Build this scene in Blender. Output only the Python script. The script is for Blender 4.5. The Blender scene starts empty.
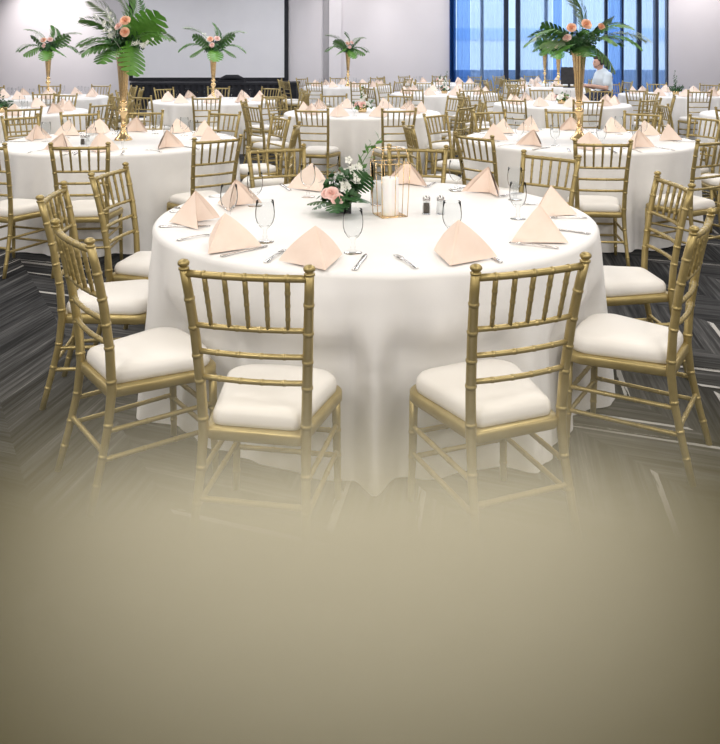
import bpy, math, random
from mathutils import Vector, Matrix

S = bpy.context.scene
COL = S.collection
PI = math.pi

# ------------------------------------------------------------------ camera
FPX, HORIZON, CAMH = 806.0, 52.0, 1.53
cam_d = bpy.data.cameras.new('camera')
cam = bpy.data.objects.new('camera', cam_d)
COL.objects.link(cam)
cam.location = (0, 0, CAMH)
cam.rotation_euler = (PI / 2, 0, 0)
cam_d.sensor_fit = 'HORIZONTAL'
cam_d.sensor_width = 36
cam_d.lens = FPX * 36 / 720
cam_d.shift_y = -(372 - HORIZON) / 720
cam_d.clip_start = 0.02
cam_d.clip_end = 200
S.camera = cam

# ------------------------------------------------------------------ world, lights, exposure
w = bpy.data.worlds.new('sky')
S.world = w
w.use_nodes = True
bg = w.node_tree.nodes['Background']
bg.inputs['Color'].default_value = (0.72, 0.85, 1.0, 1)
bg.inputs['Strength'].default_value = 3.0

S.view_settings.view_transform = 'Standard'
S.view_settings.look = 'None'
S.view_settings.gamma = 1
S.view_settings.use_curve_mapping = False
S.view_settings.exposure = 0.0
S.cycles.volume_step_rate = 0.12
S.cycles.volume_bounces = 0
S.cycles.volume_max_steps = 512


def area(name, loc, size, power, color=(1, 0.95, 0.88), rot=(0, 0, 0)):
    d = bpy.data.lights.new(name, 'AREA')
    d.shape = 'RECTANGLE'
    d.size, d.size_y = size
    d.energy = power
    d.color = color
    o = bpy.data.objects.new(name, d)
    COL.objects.link(o)
    o.location = loc
    o.rotation_euler = rot
    return o


CEIL = 4.2
for ly in (-4.6, -0.8, 3.4, 7.4, 11.4, 15.4, 19.4):  # rows behind the camera are unseen fill, added to brighten the cloth sides
    for lx in (-6.5, -2.2, 2.2, 6.5):
        area('ceiling_and_fill_lamp', (lx, ly, CEIL - 0.05), (1.5, 1.5), (120 if ly < 0 else 56 if ly < 5 else 74),
             (1, 0.945, 0.875) if ly < 9 else (0.96, 0.96, 1.0))


def spot(name, loc, target, power, angle, color, blend=0.8):
    d = bpy.data.lights.new(name, 'SPOT')
    d.energy = power
    d.spot_size = math.radians(angle)
    d.spot_blend = blend
    d.color = color
    d.shadow_soft_size = 0.06
    o = bpy.data.objects.new(name, d)
    COL.objects.link(o)
    o.location = loc
    o.rotation_euler = (Vector(target) - Vector(loc)).to_track_quat('-Z', 'Y').to_euler()
    return o


for sx, pw in ((-8.6, 480), (-0.2, 120), (1.6, 110), (9.4, 260)):
    spot('wall_wash_lamp', (sx, 20.6, CEIL - 0.06), (sx, 22.4, 2.3), pw, 74, (1, 0.93, 0.9))
spot('haze_fill_spot', (0.0, 1.6, CEIL - 0.06), (-0.005, 1.30, 0.8), 6100, 23, (0.82, 0.86, 1.45), 1.0)  # unseen spot added to brighten the middle of the haze


# ------------------------------------------------------------------ mesh helpers
class MB:
    def __init__(self):
        self.v, self.f, self.m, self.s = [], [], [], []

    def add(self, vs, fs, mat=0, smooth=True, M=None):
        b = len(self.v)
        for p in vs:
            p = Vector(p)
            self.v.append(tuple(M @ p) if M is not None else tuple(p))
        for f in fs:
            self.f.append([b + i for i in f])
            self.m.append(mat)
            self.s.append(smooth)
        return self

    def box(self, x0, x1, y0, y1, z0, z1, mat=0, M=None):
        vs = [(x, y, z) for x in (x0, x1) for y in (y0, y1) for z in (z0, z1)]
        fs = [(0, 1, 3, 2), (4, 6, 7, 5), (0, 4, 5, 1), (2, 3, 7, 6), (0, 2, 6, 4), (1, 5, 7, 3)]
        return self.add(vs, fs, mat, False, M)

    def tube(self, path, radii, seg=8, mat=0, caps=True, M=None):
        pts = [Vector(p) for p in path]
        n = len(pts)
        if not hasattr(radii, '__len__'):
            radii = [radii] * n
        vs, fs = [], []
        up = None
        for i, p in enumerate(pts):
            t = (pts[min(i + 1, n - 1)] - pts[max(i - 1, 0)]).normalized()
            if up is None:
                a = Vector((0, 0, 1)) if abs(t.z) < 0.9 else Vector((1, 0, 0))
                up = (a - t * a.dot(t)).normalized()
            else:
                up = (up - t * up.dot(t)).normalized()
            sd = t.cross(up)
            for k in range(seg):
                an = 2 * PI * k / seg
                vs.append(p + (up * math.cos(an) + sd * math.sin(an)) * radii[i])
        for i in range(n - 1):
            for k in range(seg):
                k2 = (k + 1) % seg
                fs.append((i * seg + k, i * seg + k2, (i + 1) * seg + k2, (i + 1) * seg + k))
        if caps:
            fs.append(tuple(range(seg))[::-1])
            fs.append(tuple((n - 1) * seg + k for k in range(seg)))
        return self.add(vs, fs, mat, True, M)

    def lathe(self, prof, seg=24, mat=0, M=None, smooth=True):
        vs, fs = [], []
        n = len(prof)
        for r, z in prof:
            for k in range(seg):
                a = 2 * PI * k / seg
                vs.append((r * math.cos(a), r * math.sin(a), z))
        for i in range(n - 1):
            for k in range(seg):
                k2 = (k + 1) % seg
                fs.append((i * seg + k, i * seg + k2, (i + 1) * seg + k2, (i + 1) * seg + k))
        if prof[0][0] > 1e-6:
            fs.append(tuple(range(seg))[::-1])
        if prof[-1][0] > 1e-6:
            fs.append(tuple((n - 1) * seg + k for k in range(seg)))
        return self.add(vs, fs, mat, smooth, M)

    def ball(self, c, r, seg=10, rings=6, mat=0, sc=(1, 1, 1), M=None):
        prof = []
        vs, fs = [], []
        for i in range(rings + 1):
            ph = PI * i / rings
            for k in range(seg):
                a = 2 * PI * k / seg
                vs.append((c[0] + r * sc[0] * math.sin(ph) * math.cos(a), c[1] + r * sc[1] * math.sin(ph) * math.sin(a),
                           c[2] - r * sc[2] * math.cos(ph)))
        for i in range(rings):
            for k in range(seg):
                k2 = (k + 1) % seg
                fs.append((i * seg + k, i * seg + k2, (i + 1) * seg + k2, (i + 1) * seg + k))
        return self.add(vs, fs, mat, True, M)

    def mesh(self, name, mats):
        me = bpy.data.meshes.new(name)
        me.from_pydata(self.v, [], self.f)
        for m in (mats if isinstance(mats, (list, tuple)) else [mats]):
            me.materials.append(m)
        me.polygons.foreach_set('material_index', self.m)
        me.polygons.foreach_set('use_smooth', self.s)
        me.validate()
        me.update()
        return me

    def build(self, name, mats, parent=None, loc=None):
        o = bpy.data.objects.new(name, self.mesh(name, mats))
        COL.objects.link(o)
        if parent is not None:
            o.parent = parent
        if loc is not None:
            o.location = loc
        return o


def tag(o, label, cat, group=None, kind=None):
    o['label'] = label
    o['category'] = cat
    if group:
        o['group'] = group
    if kind:
        o['kind'] = kind
    return o


def thing(name, loc, rz=0.0):
    o = bpy.data.objects.new(name, None)
    o.empty_display_size = 0.1
    COL.objects.link(o)
    o.location = loc
    o.rotation_euler = (0, 0, rz)
    return o


def dup(o, parent=None):
    c = o.copy()
    COL.objects.link(c)
    if parent is not None:
        c.parent = parent
    for ch in list(o.children):
        dup(ch, c)
    return c


def struct(o):
    o['kind'] = 'structure'
    return o


# ------------------------------------------------------------------ materials
def mat(name, color, rough=0.5, metal=0.0, **kw):
    m = bpy.data.materials.new(name)
    m.use_nodes = True
    b = m.node_tree.nodes['Principled BSDF']
    b.inputs['Base Color'].default_value = (*color, 1)
    b.inputs['Roughness'].default_value = rough
    b.inputs['Metallic'].default_value = metal
    for k, v in kw.items():
        b.inputs[k].default_value = v
    return m


def vary(m, c1, c2, scale=8.0, bump=0.0, bscale=60.0, coords='Object'):
    """noise between two colours, and a fine bump"""
    nt = m.node_tree
    b = nt.nodes['Principled BSDF']
    tc = nt.nodes.new('ShaderNodeTexCoord')
    n = nt.nodes.new('ShaderNodeTexNoise')
    n.inputs['Scale'].default_value = scale
    n.inputs['Detail'].default_value = 4
    nt.links.new(tc.outputs[coords], n.inputs['Vector'])
    r = nt.nodes.new('ShaderNodeValToRGB')
    r.color_ramp.elements[0].position = 0.35
    r.color_ramp.elements[1].position = 0.65
    r.color_ramp.elements[0].color = (*c1, 1)
    r.color_ramp.elements[1].color = (*c2, 1)
    nt.links.new(n.outputs['Fac'], r.inputs['Fac'])
    nt.links.new(r.outputs['Color'], b.inputs['Base Color'])
    if bump:
        n2 = nt.nodes.new('ShaderNodeTexNoise')
        n2.inputs['Scale'].default_value = bscale
        nt.links.new(tc.outputs[coords], n2.inputs['Vector'])
        bp = nt.nodes.new('ShaderNodeBump')
        bp.inputs['Strength'].default_value = bump
        bp.inputs['Distance'].default_value = 0.002
        nt.links.new(n2.outputs['Fac'], bp.inputs['Height'])
        nt.links.new(bp.outputs['Normal'], b.inputs['Normal'])
    return m


GOLD = vary(mat('gold_paint', (0.42, 0.33, 0.14), 0.36, 0.55), (0.37, 0.285, 0.11), (0.44, 0.345, 0.15), 14, 0.1, 90)
GOLDM = vary(mat('gold_metal', (0.8, 0.56, 0.27), 0.24, 0.9), (0.78, 0.55, 0.27), (0.86, 0.64, 0.36), 9)
CUSH = vary(mat('ivory_vinyl', (0.86, 0.82, 0.76), 0.5), (0.81, 0.78, 0.735), (0.85, 0.825, 0.785), 6, 0.05, 35)
CLOTH = vary(mat('white_cloth', (0.86, 0.85, 0.83), 0.55, **{'Sheen Weight': 0.25}), (0.84, 0.83, 0.82), (0.88, 0.87, 0.855), 5, 0.12, 25)
NAPK = vary(mat('blush_cloth', (0.92, 0.75, 0.64), 0.8), (0.905, 0.735, 0.625), (0.935, 0.775, 0.67), 16, 0.2, 220)
STEEL = vary(mat('cutlery_steel', (0.62, 0.61, 0.6), 0.22, 0.95), (0.55, 0.54, 0.54), (0.7, 0.69, 0.68), 20)
WHITEF = vary(mat('white_petal', (0.9, 0.9, 0.84), 0.6), (0.86, 0.88, 0.78), (0.93, 0.93, 0.9), 40)
PEACH = vary(mat('peach_petal', (0.9, 0.5, 0.33), 0.6), (0.86, 0.43, 0.27), (0.92, 0.62, 0.45), 30)
BLUSHF = vary(mat('blush_petal', (0.9, 0.62, 0.56), 0.6), (0.88, 0.56, 0.5), (0.93, 0.72, 0.66), 30)
LEAF = vary(mat('leaf_green', (0.06, 0.2, 0.04), 0.42), (0.04, 0.14, 0.02), (0.10, 0.25, 0.035), 9)
LEAFB = vary(mat('leaf_bright', (0.1, 0.33, 0.05), 0.42), (0.085, 0.26, 0.025), (0.16, 0.38, 0.06), 9)
LEAFD = vary(mat('leaf_dark', (0.03, 0.10, 0.03), 0.45), (0.02, 0.075, 0.022), (0.05, 0.15, 0.04), 12)
LEAFG = vary(mat('leaf_grey', (0.25, 0.32, 0.2), 0.6), (0.18, 0.26, 0.15), (0.34, 0.4, 0.27), 12)
WAX = mat('candle_wax', (0.92, 0.91, 0.9), 0.5, 0, **{'Subsurface Weight': 0.1})
WALL = vary(mat('wall_paint', (0.71, 0.69, 0.72), 0.8), (0.70, 0.68, 0.71), (0.72, 0.70, 0.73), 1.2, 0.1, 60)
WALLG = vary(mat('grey_trim_paint', (0.36, 0.35, 0.37), 0.7), (0.35, 0.34, 0.36), (0.38, 0.37, 0.39), 3)
WALLP = vary(mat('pilaster_paint', (0.78, 0.76, 0.79), 0.8), (0.77, 0.75, 0.78), (0.79, 0.77, 0.8), 2)
CEILM = vary(mat('ceiling_paint', (0.78, 0.77, 0.75), 0.9), (0.77, 0.76, 0.74), (0.79, 0.78, 0.76), 2)
SCREENM = vary(mat('screen_fabric', (0.84, 0.845, 0.88), 0.85), (0.83, 0.835, 0.87), (0.85, 0.855, 0.89), 2)
BLACK = vary(mat('black_fabric', (0.012, 0.013, 0.018), 0.8), (0.01, 0.011, 0.016), (0.018, 0.019, 0.025), 12, 0.3, 60)
BLKPL = vary(mat('black_plastic', (0.02, 0.02, 0.024), 0.4), (0.016, 0.016, 0.02), (0.028, 0.028, 0.032), 20)
MULL = vary(mat('mullion_metal', (0.02, 0.03, 0.055), 0.5, 0.2), (0.016, 0.025, 0.05), (0.024, 0.034, 0.06), 4)
PEPPER = vary(mat('pepper_grain', (0.06, 0.05, 0.045), 0.8), (0.02, 0.018, 0.016), (0.2, 0.17, 0.14), 260)
SALT = vary(mat('salt_grain', (0.85, 0.85, 0.85), 0.8), (0.8, 0.8, 0.8), (0.9, 0.9, 0.9), 300)
SKIN = vary(mat('skin', (0.66, 0.40, 0.31), 0.5), (0.62, 0.36, 0.28), (0.70, 0.45, 0.35), 10)
HAIR = vary(mat('dark_hair', (0.03, 0.02, 0.016), 0.6), (0.02, 0.014, 0.011), (0.05, 0.034, 0.025), 60, 0.5, 120)
SHIRT = vary(mat('pale_blue_shirt', (0.70, 0.80, 0.88), 0.8), (0.67, 0.77, 0.86), (0.74, 0.83, 0.90), 6, 0.2, 60)
DENIM = vary(mat('dark_trousers', (0.03, 0.04, 0.07), 0.8), (0.025, 0.03, 0.06), (0.04, 0.05, 0.09), 20)
PAVE = vary(mat('pavement', (0.3, 0.33, 0.38), 0.9), (0.27, 0.3, 0.35), (0.34, 0.37, 0.42), 2)
FACADE = mat('pale_facade', (0.62, 0.64, 0.68), 0.8)
DUSK = mat('blue_glazing', (0.36, 0.46, 0.6), 0.25)
LOWW = vary(mat('low_wall_render', (0.17, 0.24, 0.36), 0.8), (0.15, 0.22, 0.33), (0.2, 0.27, 0.4), 2)


def clear_glass(name, tint=(0.97, 0.98, 0.98), refl=0.9, ior=0.18):
    m = bpy.data.materials.new(name)
    m.use_nodes = True
    nt = m.node_tree
    nt.nodes.remove(nt.nodes['Principled BSDF'])
    out = nt.nodes['Material Output']
    tr = nt.nodes.new('ShaderNodeBsdfTransparent')
    tr.inputs['Color'].default_value = (*tint, 1)
    gl = nt.nodes.new('ShaderNodeBsdfGlossy')
    gl.inputs['Roughness'].default_value = 0.03
    gl.inputs['Color'].default_value = (refl, refl, refl, 1)
    fr = nt.nodes.new('ShaderNodeLayerWeight')
    fr.inputs['Blend'].default_value = ior
    mx = nt.nodes.new('ShaderNodeMixShader')
    nt.links.new(fr.outputs['Fresnel'], mx.inputs['Fac'])
    nt.links.new(tr.outputs[0], mx.inputs[1])
    nt.links.new(gl.outputs[0], mx.inputs[2])
    nt.links.new(mx.outputs[0], out.inputs['Surface'])
    return m


GLASS = clear_glass('drinking_glass', (0.965, 0.972, 0.975), 0.9, 0.065)
PANE = clear_glass('window_glass', (0.9, 0.95, 1.0))


def sheer(name, tcol, dcol, fac):
    m = bpy.data.materials.new(name)
    m.use_nodes = True
    nt = m.node_tree
    nt.nodes.remove(nt.nodes['Principled BSDF'])
    out = nt.nodes['Material Output']
    tr = nt.nodes.new('ShaderNodeBsdfTransparent')
    tr.inputs['Color'].default_value = (*tcol, 1)
    tl = nt.nodes.new('ShaderNodeBsdfTranslucent')
    tl.inputs['Color'].default_value = (*dcol, 1)
    mx = nt.nodes.new('ShaderNodeMixShader')
    mx.inputs['Fac'].default_value = fac
    nt.links.new(tr.outputs[0], mx.inputs[1])
    nt.links.new(tl.outputs[0], mx.inputs[2])
    nt.links.new(mx.outputs[0], out.inputs['Surface'])
    return m


SHEER = sheer('pale_blue_sheer', (0.92, 0.955, 1.0), (0.68, 0.80, 1.0), 0.3)
SHEERB = sheer('deep_blue_sheer', (0.48, 0.66, 0.93), (0.22, 0.40, 0.80), 0.45)
SHEERN = sheer('navy_sheer', (0.06, 0.13, 0.30), (0.03, 0.09, 0.26), 0.5)


def carpet():
    m = bpy.data.materials.new('chevron_carpet')
    m.use_nodes = True
    nt = m.node_tree
    b = nt.nodes['Principled BSDF']
    b.inputs['Roughness'].default_value = 0.95
    b.inputs['Specular IOR Level'].default_value = 0.15
    L = nt.links.new

    def N(t, **k):
        n = nt.nodes.new(t)
        for a, v in k.items():
            setattr(n, a, v)
        return n

    def M(op, a, c=None):
        n = N('ShaderNodeMath', operation=op)
        for i, x in enumerate((a, c)):
            if x is None:
                continue
            if isinstance(x, (int, float)):
                n.inputs[i].default_value = x
            else:
                L(x, n.inputs[i])
        return n.outputs[0]

    tc = N('ShaderNodeTexCoord')
    mp = N('ShaderNodeMapping')
    mp.inputs['Rotation'].default_value = (0, 0, math.radians(-30))
    L(tc.outputs['Object'], mp.inputs['Vector'])
    sp = N('ShaderNodeSeparateXYZ')
    L(mp.outputs[0], sp.inputs[0])
    x, y = sp.outputs[0], sp.outputs[1]
    W = 0.40
    cx = M('DIVIDE', x, W)
    tri = M('PINGPONG', cx, 1.0)          # 0..1..0 : zigzag across columns
    v = M('ADD', y, M('MULTIPLY', tri, W * 1.19))   # plank coordinate across
    idx = M('FLOOR', M('DIVIDE', v, 0.105))
    col = M('FLOOR', cx)
    cmb = N('ShaderNodeCombineXYZ')
    L(idx, cmb.inputs[0])
    L(col, cmb.inputs[1])
    wn = N('ShaderNodeTexWhiteNoise', noise_dimensions='3D')
    L(cmb.outputs[0], wn.inputs['Vector'])
    # grain: noise stretched along the plank
    cg = N('ShaderNodeCombineXYZ')
    L(M('MULTIPLY', v, 34.0), cg.inputs[0])
    L(M('MULTIPLY', x, 2.6), cg.inputs[1])
    L(M('MULTIPLY', col, 7.3), cg.inputs[2])
    gn = N('ShaderNodeTexNoise')
    gn.inputs['Scale'].default_value = 1.0
    gn.inputs['Detail'].default_value = 5
    gn.inputs['Roughness'].default_value = 0.65
    L(cg.outputs[0], gn.inputs['Vector'])
    fac = M('ADD', M('MULTIPLY', gn.outputs['Fac'], 0.85), M('MULTIPLY', wn.outputs['Value'], 0.16))
    r = N('ShaderNodeValToRGB')
    e = r.color_ramp.elements
    e[0].position, e[0].color = 0.38, (0.011, 0.012, 0.014, 1)
    e[1].position, e[1].color = 0.80, (0.23, 0.225, 0.215, 1)
    k = e.new(0.55)
    k.color = (0.05, 0.051, 0.054, 1)
    k = e.new(0.66)
    k.color = (0.10, 0.10, 0.102, 1)
    L(fac, r.inputs['Fac'])
    # a few pale inlay streaks along plank edges
    fr = M('FRACT', M('DIVIDE', v, 0.105))
    edge = M('LESS_THAN', fr, M('MULTIPLY', M('SUBTRACT', gn.outputs['Fac'], 0.38), 2.1))
    wn2 = N('ShaderNodeTexWhiteNoise', noise_dimensions='3D')
    c2 = N('ShaderNodeCombineXYZ')
    L(idx, c2.inputs[0])
    L(col, c2.inputs[1])
    c2.inputs[2].default_value = 5.0
    L(c2.outputs[0], wn2.inputs['Vector'])
    pick = M('GREATER_THAN', wn2.outputs['Value'], 0.90)
    streak = M('MULTIPLY', M('MULTIPLY', edge, pick), 0.85)
    mx = N('ShaderNodeMix', data_type='RGBA')
    L(streak, mx.inputs[0])
    L(r.outputs['Color'], mx.inputs[6])
    mx.inputs[7].default_value = (0.5, 0.49, 0.47, 1)
    L(mx.outputs[2], b.inputs['Base Color'])
    return m


CARPET = carpet()


def fade_haze_mat():
    m = bpy.data.materials.new('added_fade_haze')  # added volume, density shaped to follow the tan fade low in the frame
    m.use_nodes = True
    nt = m.node_tree
    nt.nodes.remove(nt.nodes['Principled BSDF'])
    out = nt.nodes['Material Output']
    L = nt.links.new
    tc = nt.nodes.new('ShaderNodeTexCoord')
    sp = nt.nodes.new('ShaderNodeSeparateXYZ')
    L(tc.outputs['Object'], sp.inputs[0])

    def M(op, a, c):
        n = nt.nodes.new('ShaderNodeMath')
        n.operation = op
        for i, x in enumerate((a, c)):
            if isinstance(x, (int, float)):
                n.inputs[i].default_value = x
            else:
                L(x, n.inputs[i])
        return n.outputs[0]
    z = sp.outputs[2]
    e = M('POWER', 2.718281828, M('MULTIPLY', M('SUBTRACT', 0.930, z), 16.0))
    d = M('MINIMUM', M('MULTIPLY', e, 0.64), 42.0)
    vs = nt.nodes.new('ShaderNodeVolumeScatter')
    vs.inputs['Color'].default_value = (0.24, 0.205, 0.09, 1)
    L(d, vs.inputs['Density'])
    va = nt.nodes.new('ShaderNodeVolumeAbsorption')
    va.inputs['Color'].default_value = vs.inputs['Color'].default_value[:]
    L(d, va.inputs['Density'])
    ad = nt.nodes.new('ShaderNodeAddShader')
    L(vs.outputs[0], ad.inputs[0])
    L(va.outputs[0], ad.inputs[1])
    L(ad.outputs[0], out.inputs['Volume'])
    return m


# ------------------------------------------------------------------ the room
BACK, X0, X1, Y0 = 22.5, -11.0, 11.0, -6.5
WX0, WX1 = 2.51, 8.62


def px(u, v, d):
    """world point seen at photo pixel (u, v) at depth d"""
    return Vector(((u - 360) * d / FPX, d, CAMH - (v - HORIZON) * d / FPX))


m = MB(); m.box(X0 - 0.2, X1 + 0.2, Y0 - 0.2, BACK + 0.3, -0.1, 0)
struct(m.build('floor', CARPET))
m = MB(); m.box(X0 - 0.2, X1 + 0.2, Y0 - 0.2, BACK + 0.3, CEIL, CEIL + 0.1)
struct(m.build('ceiling', CEILM))
m = MB(); m.box(X0 - 0.2, X0, Y0 - 0.2, BACK + 0.3, 0, CEIL)
struct(m.build('wall_left', WALL))
m = MB(); m.box(X1, X1 + 0.2, Y0 - 0.2, BACK + 0.3, 0, CEIL)
struct(m.build('wall_right', WALL))
m = MB(); m.box(X0, X1, Y0 - 0.2, Y0, 0, CEIL)
struct(m.build('wall_front', WALL))
m = MB(); m.box(X0, WX0, BACK, BACK + 0.3, 0, CEIL); m.box(WX1, X1, BACK, BACK + 0.3, 0, CEIL)
struct(m.build('wall_back', WALL))
m = MB(); m.box(X0, WX0, BACK - 0.02, BACK, 0, 0.12)
struct(m.build('baseboard_back', WALLG))
# grey trim strip and pale pilaster beside it
m = MB(); m.box(-1.02, -0.86, BACK - 0.06, BACK, 0, CEIL)
struct(m.build('trim_1', WALLG))
m = MB(); m.box(-0.86, -0.52, BACK - 0.10, BACK, 0, CEIL)
struct(m.build('trim_2', WALLP))

# window wall: dark mullions and glass
win = thing('window_1', (0, 0, 0)); struct(win)
mx_px = (452, 482, 506, 518, 546, 575, 606, 622, 639, 656, 667)
m = MB()
for u in mx_px:
    x = (u - 360) * (BACK + 0.1) / FPX
    hw = 0.065 if u in (506, 518, 639, 656) else 0.04
    m.box(x - hw, x + hw, BACK + 0.06, BACK + 0.16, 0.06, CEIL - 0.06)
m.box(WX0, WX1, BACK + 0.06, BACK + 0.16, 0, 0.06)
m.box(WX0, WX1, BACK + 0.06, BACK + 0.16, CEIL - 0.06, CEIL)
m.build('window_frame', MULL, win)
m = MB(); m.box(WX0, WX1, BACK + 0.19, BACK + 0.2, 0, CEIL)
m.build('window_pane', PANE, win)


def curtain(u0, u1, matl, label, seed, y=BACK - 0.18):
    r = random.Random(seed)
    xa, xb = (u0 - 360) * y / FPX, (u1 - 360) * y / FPX
    n = max(16, int((xb - xa) / 0.018))
    rows = 10
    vs, fs = [], []
    for j in range(rows + 1):
        z = 0.02 + (CEIL - 0.07) * j / rows
        for i in range(n + 1):
            t = i / n
            xx = xa + (xb - xa) * t
            yy = y + 0.035 * math.sin(xx * 48 + seed) + 0.02 * math.sin(xx * 21 + 1.7 * seed + 0.2 * j)
            vs.append((xx, yy, z))
    for j in range(rows):
        for i in range(n):
            a = j * (n + 1) + i
            fs.append((a, a + 1, a + n + 2, a + n + 1))
    mb = MB(); mb.add(vs, fs)
    o = mb.build('sheer_curtain', matl)
    tag(o, label, 'curtain', 'sheer curtains at the window wall')


curtain(449.5, 456, SHEERN, 'narrow navy curtain gathered at the plain wall end of the window', 1)
curtain(456.5, 470, SHEERB, 'deep blue curtain beside the narrow navy one', 2)
curtain(471, 504, SHEER, 'pale blue sheer between the deep blue curtain and the thick mullion pair', 3)
curtain(520, 552, SHEER, 'pale blue sheer behind the two tall vases nearest the window', 4)
curtain(553, 562, SHEERB, 'narrow deep blue curtain strip behind the black monitor', 5)
curtain(563, 604, SHEER, 'pale blue sheer behind the seated man and large peach-rose bouquet', 6)
curtain(608, 622, SHEERB, 'deep blue curtain strip just past the seated man\'s back', 7)
curtain(623, 637, SHEER, 'narrow pale sheer between deep blue strip and next dark mullion', 8)
curtain(641, 655, SHEER, 'narrow pale sheer between the last two thick dark mullions', 9)
curtain(658, 667, SHEER, 'narrowest pale sheer, against the plain wall at the window\'s end', 10)

# outside: paving, low wall, pale building
m = MB(); m.box(-30, 60, BACK + 0.4, 70, -0.3, -0.15)
struct(m.build('ground_outside', PAVE))
m = MB(); m.box(-2, 24, 26, 26.3, -0.15, 0.95)
tag(m.build('garden_wall', LOWW), 'low blue-grey wall outside, seen through the lower window panes', 'wall')
bld = thing('office_building', (12, 48, -0.15))
tag(bld, 'pale building with glazed bands across the street beyond the window', 'building')
m = MB(); m.box(-14, 14, 0, 6, 0, 12)
m.build('facade_wall', FACADE, bld)
for k in range(3):
    m = MB(); m.box(-13.5, 13.5, -0.06, 0, 2.4 + 3.4 * k, 3.1 + 3.4 * k)
    m.build('window_band', DUSK, bld)

# projection screen
scr = thing('projection_screen', (-4.20, BACK - 0.12, 0.78))
tag(scr, 'large pale projection screen with black border on the back wall', 'screen')
sw, sh = 4.20, 2.9
m = MB(); m.box(-sw / 2, sw / 2, -0.01, 0.02, 0.04, sh)
m.build('screen_surface', SCREENM, scr)
m = MB()
for a, b in ((-sw / 2 - 0.11, -sw / 2), (sw / 2, sw / 2 + 0.11)):
    m.box(a, b, -0.02, 0.06, -0.05, sh + 0.1)
m.box(-sw / 2, sw / 2, -0.02, 0.06, -0.05, 0.04)
m.box(-sw / 2, sw / 2, -0.02, 0.06, sh, sh + 0.1)
m.build('screen_frame', BLACK, scr)

# black skirted stage under it
stg = thing('stage', (-3.86, 21.75, 0))
tag(stg, 'black skirted stage platform standing below the projection screen', 'stage')
m = MB(); m.box(-2.20, 2.20, -0.55, 0.55, 0.66, 0.72)
m.build('deck', BLACK, stg)
m = MB()
vs, fs = [], []
n = 200
for j, z in enumerate((0.005, 0.35, 0.66)):
    for i in range(n + 1):
        xx = -2.18 + 4.36 * i / n
        vs.append((xx, -0.53 + 0.025 * math.sin(i * 0.9) * (1.2 - z), z))
for j in range(2):
    for i in range(n):
        a = j * (n + 1) + i
        fs.append((a, a + 1, a + n + 2, a + n + 1))
m.add(vs, fs)
m.box(-2.18, -2.14, -0.53, 0.53, 0.005, 0.66); m.box(2.14, 2.18, -0.53, 0.53, 0.005, 0.66)
m.build('skirt', BLACK, stg)
m = MB()
vx = px(232, 78, 21.5).x
m.box(-0.35, 0.35, -0.16, 0.16, 0, 0.06)
m.tube([(-0.33, 0, 0.06), (-0.15, 0, 0.13), (0.15, 0, 0.13), (0.33, 0, 0.06)], [0.05, 0.075, 0.075, 0.05], 10)
tag(m.build('equipment_bag', BLACK, None, (vx, 21.5, 0.72)), 'black equipment bag lying on the stage below the screen', 'bag')

# ------------------------------------------------------------------ chairs
RING = 1.13


def ringed(mb, path, radii, rings, seg=10, rl=0.0035):
    """tube along a path with raised bamboo rings at the given fractions of its length"""
    P = [Vector(p) for p in path]
    if not hasattr(radii, '__len__'):
        radii = [radii] * len(P)
    L = [0]
    for a, b in zip(P, P[1:]):
        L.append(L[-1] + (b - a).length)
    T = L[-1]

    def at(s):
        s = min(max(s, 0), T)
        for i in range(len(P) - 1):
            if s <= L[i + 1] + 1e-9:
                t = (s - L[i]) / (L[i + 1] - L[i])
                return P[i].lerp(P[i + 1], t), radii[i] * (1 - t) + radii[i + 1] * t
        return P[-1], radii[-1]
    keys = [(x, 1.0) for x in L]
    for f in rings:
        s = f * T
        keys = [k for k in keys if abs(k[0] - s) > rl * 2.8 or k[0] in (0, T)]
        keys += [(s - rl * 2.6, 1.0), (s - rl * 1.5, 1.0), (s - rl, RING), (s + rl, RING), (s + rl * 1.5, 1.0), (s + rl * 2.6, 1.0)]
    keys.sort()
    pts, rr = [], []
    for s, q in keys:
        p, r = at(s)
        pts.append(p)
        rr.append(r * q)
    mb.tube(pts, rr, seg)


def post_pts(s):
    return [(s * 0.178, -0.268, 0), (s * 0.170, -0.232, 0.14), (s * 0.163, -0.203, 0.27), (s * 0.160, -0.190, 0.385),
            (s * 0.165, -0.198, 0.52), (s * 0.174, -0.222, 0.68), (s * 0.184, -0.252, 0.82), (s * 0.190, -0.272, 0.893)]


def post_at(s, z):
    P = post_pts(s)
    for a, b in zip(P, P[1:]):
        if z <= b[2]:
            t = (z - a[2]) / (b[2] - a[2])
            return Vector(a).lerp(Vector(b), t)
    return Vector(P[-1])


def finial_mb(mb, s, seg=10):
    c = Vector(post_pts(s)[-1])
    mb.tube([c + Vector((0, 0, -0.004)), c + Vector((0, 0, 0.003)), c + Vector((0, 0, 0.004)), c + Vector((0, -.001, 0.010))],
            [0.0165, 0.0165, 0.0115, 0.0115], seg)
    mb.ball((c.x, c.y - 0.002, c.z + 0.016), 0.0185, seg, 8, sc=(1, 1, 0.66))


def post_mb(mb, s, seg=10, finial=True):
    ringed(mb, post_pts(s), [0.0125, 0.0135, 0.0145, 0.0165, 0.016, 0.0155, 0.0148, 0.0142],
           [0.10, 0.2, 0.31, 0.47, 0.60, 0.69, 0.79, 0.89], seg)
    if finial:
        finial_mb(mb, s, seg)


def leg_pts(s):
    return [(s * 0.182, 0.186, 0), (s * 0.178, 0.180, 0.18), (s * 0.176, 0.176, 0.36)]


def leg_mb(mb, s, seg=10):
    ringed(mb, leg_pts(s), [0.0115, 0.014, 0.0155], [0.18, 0.42, 0.66], seg)


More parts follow.
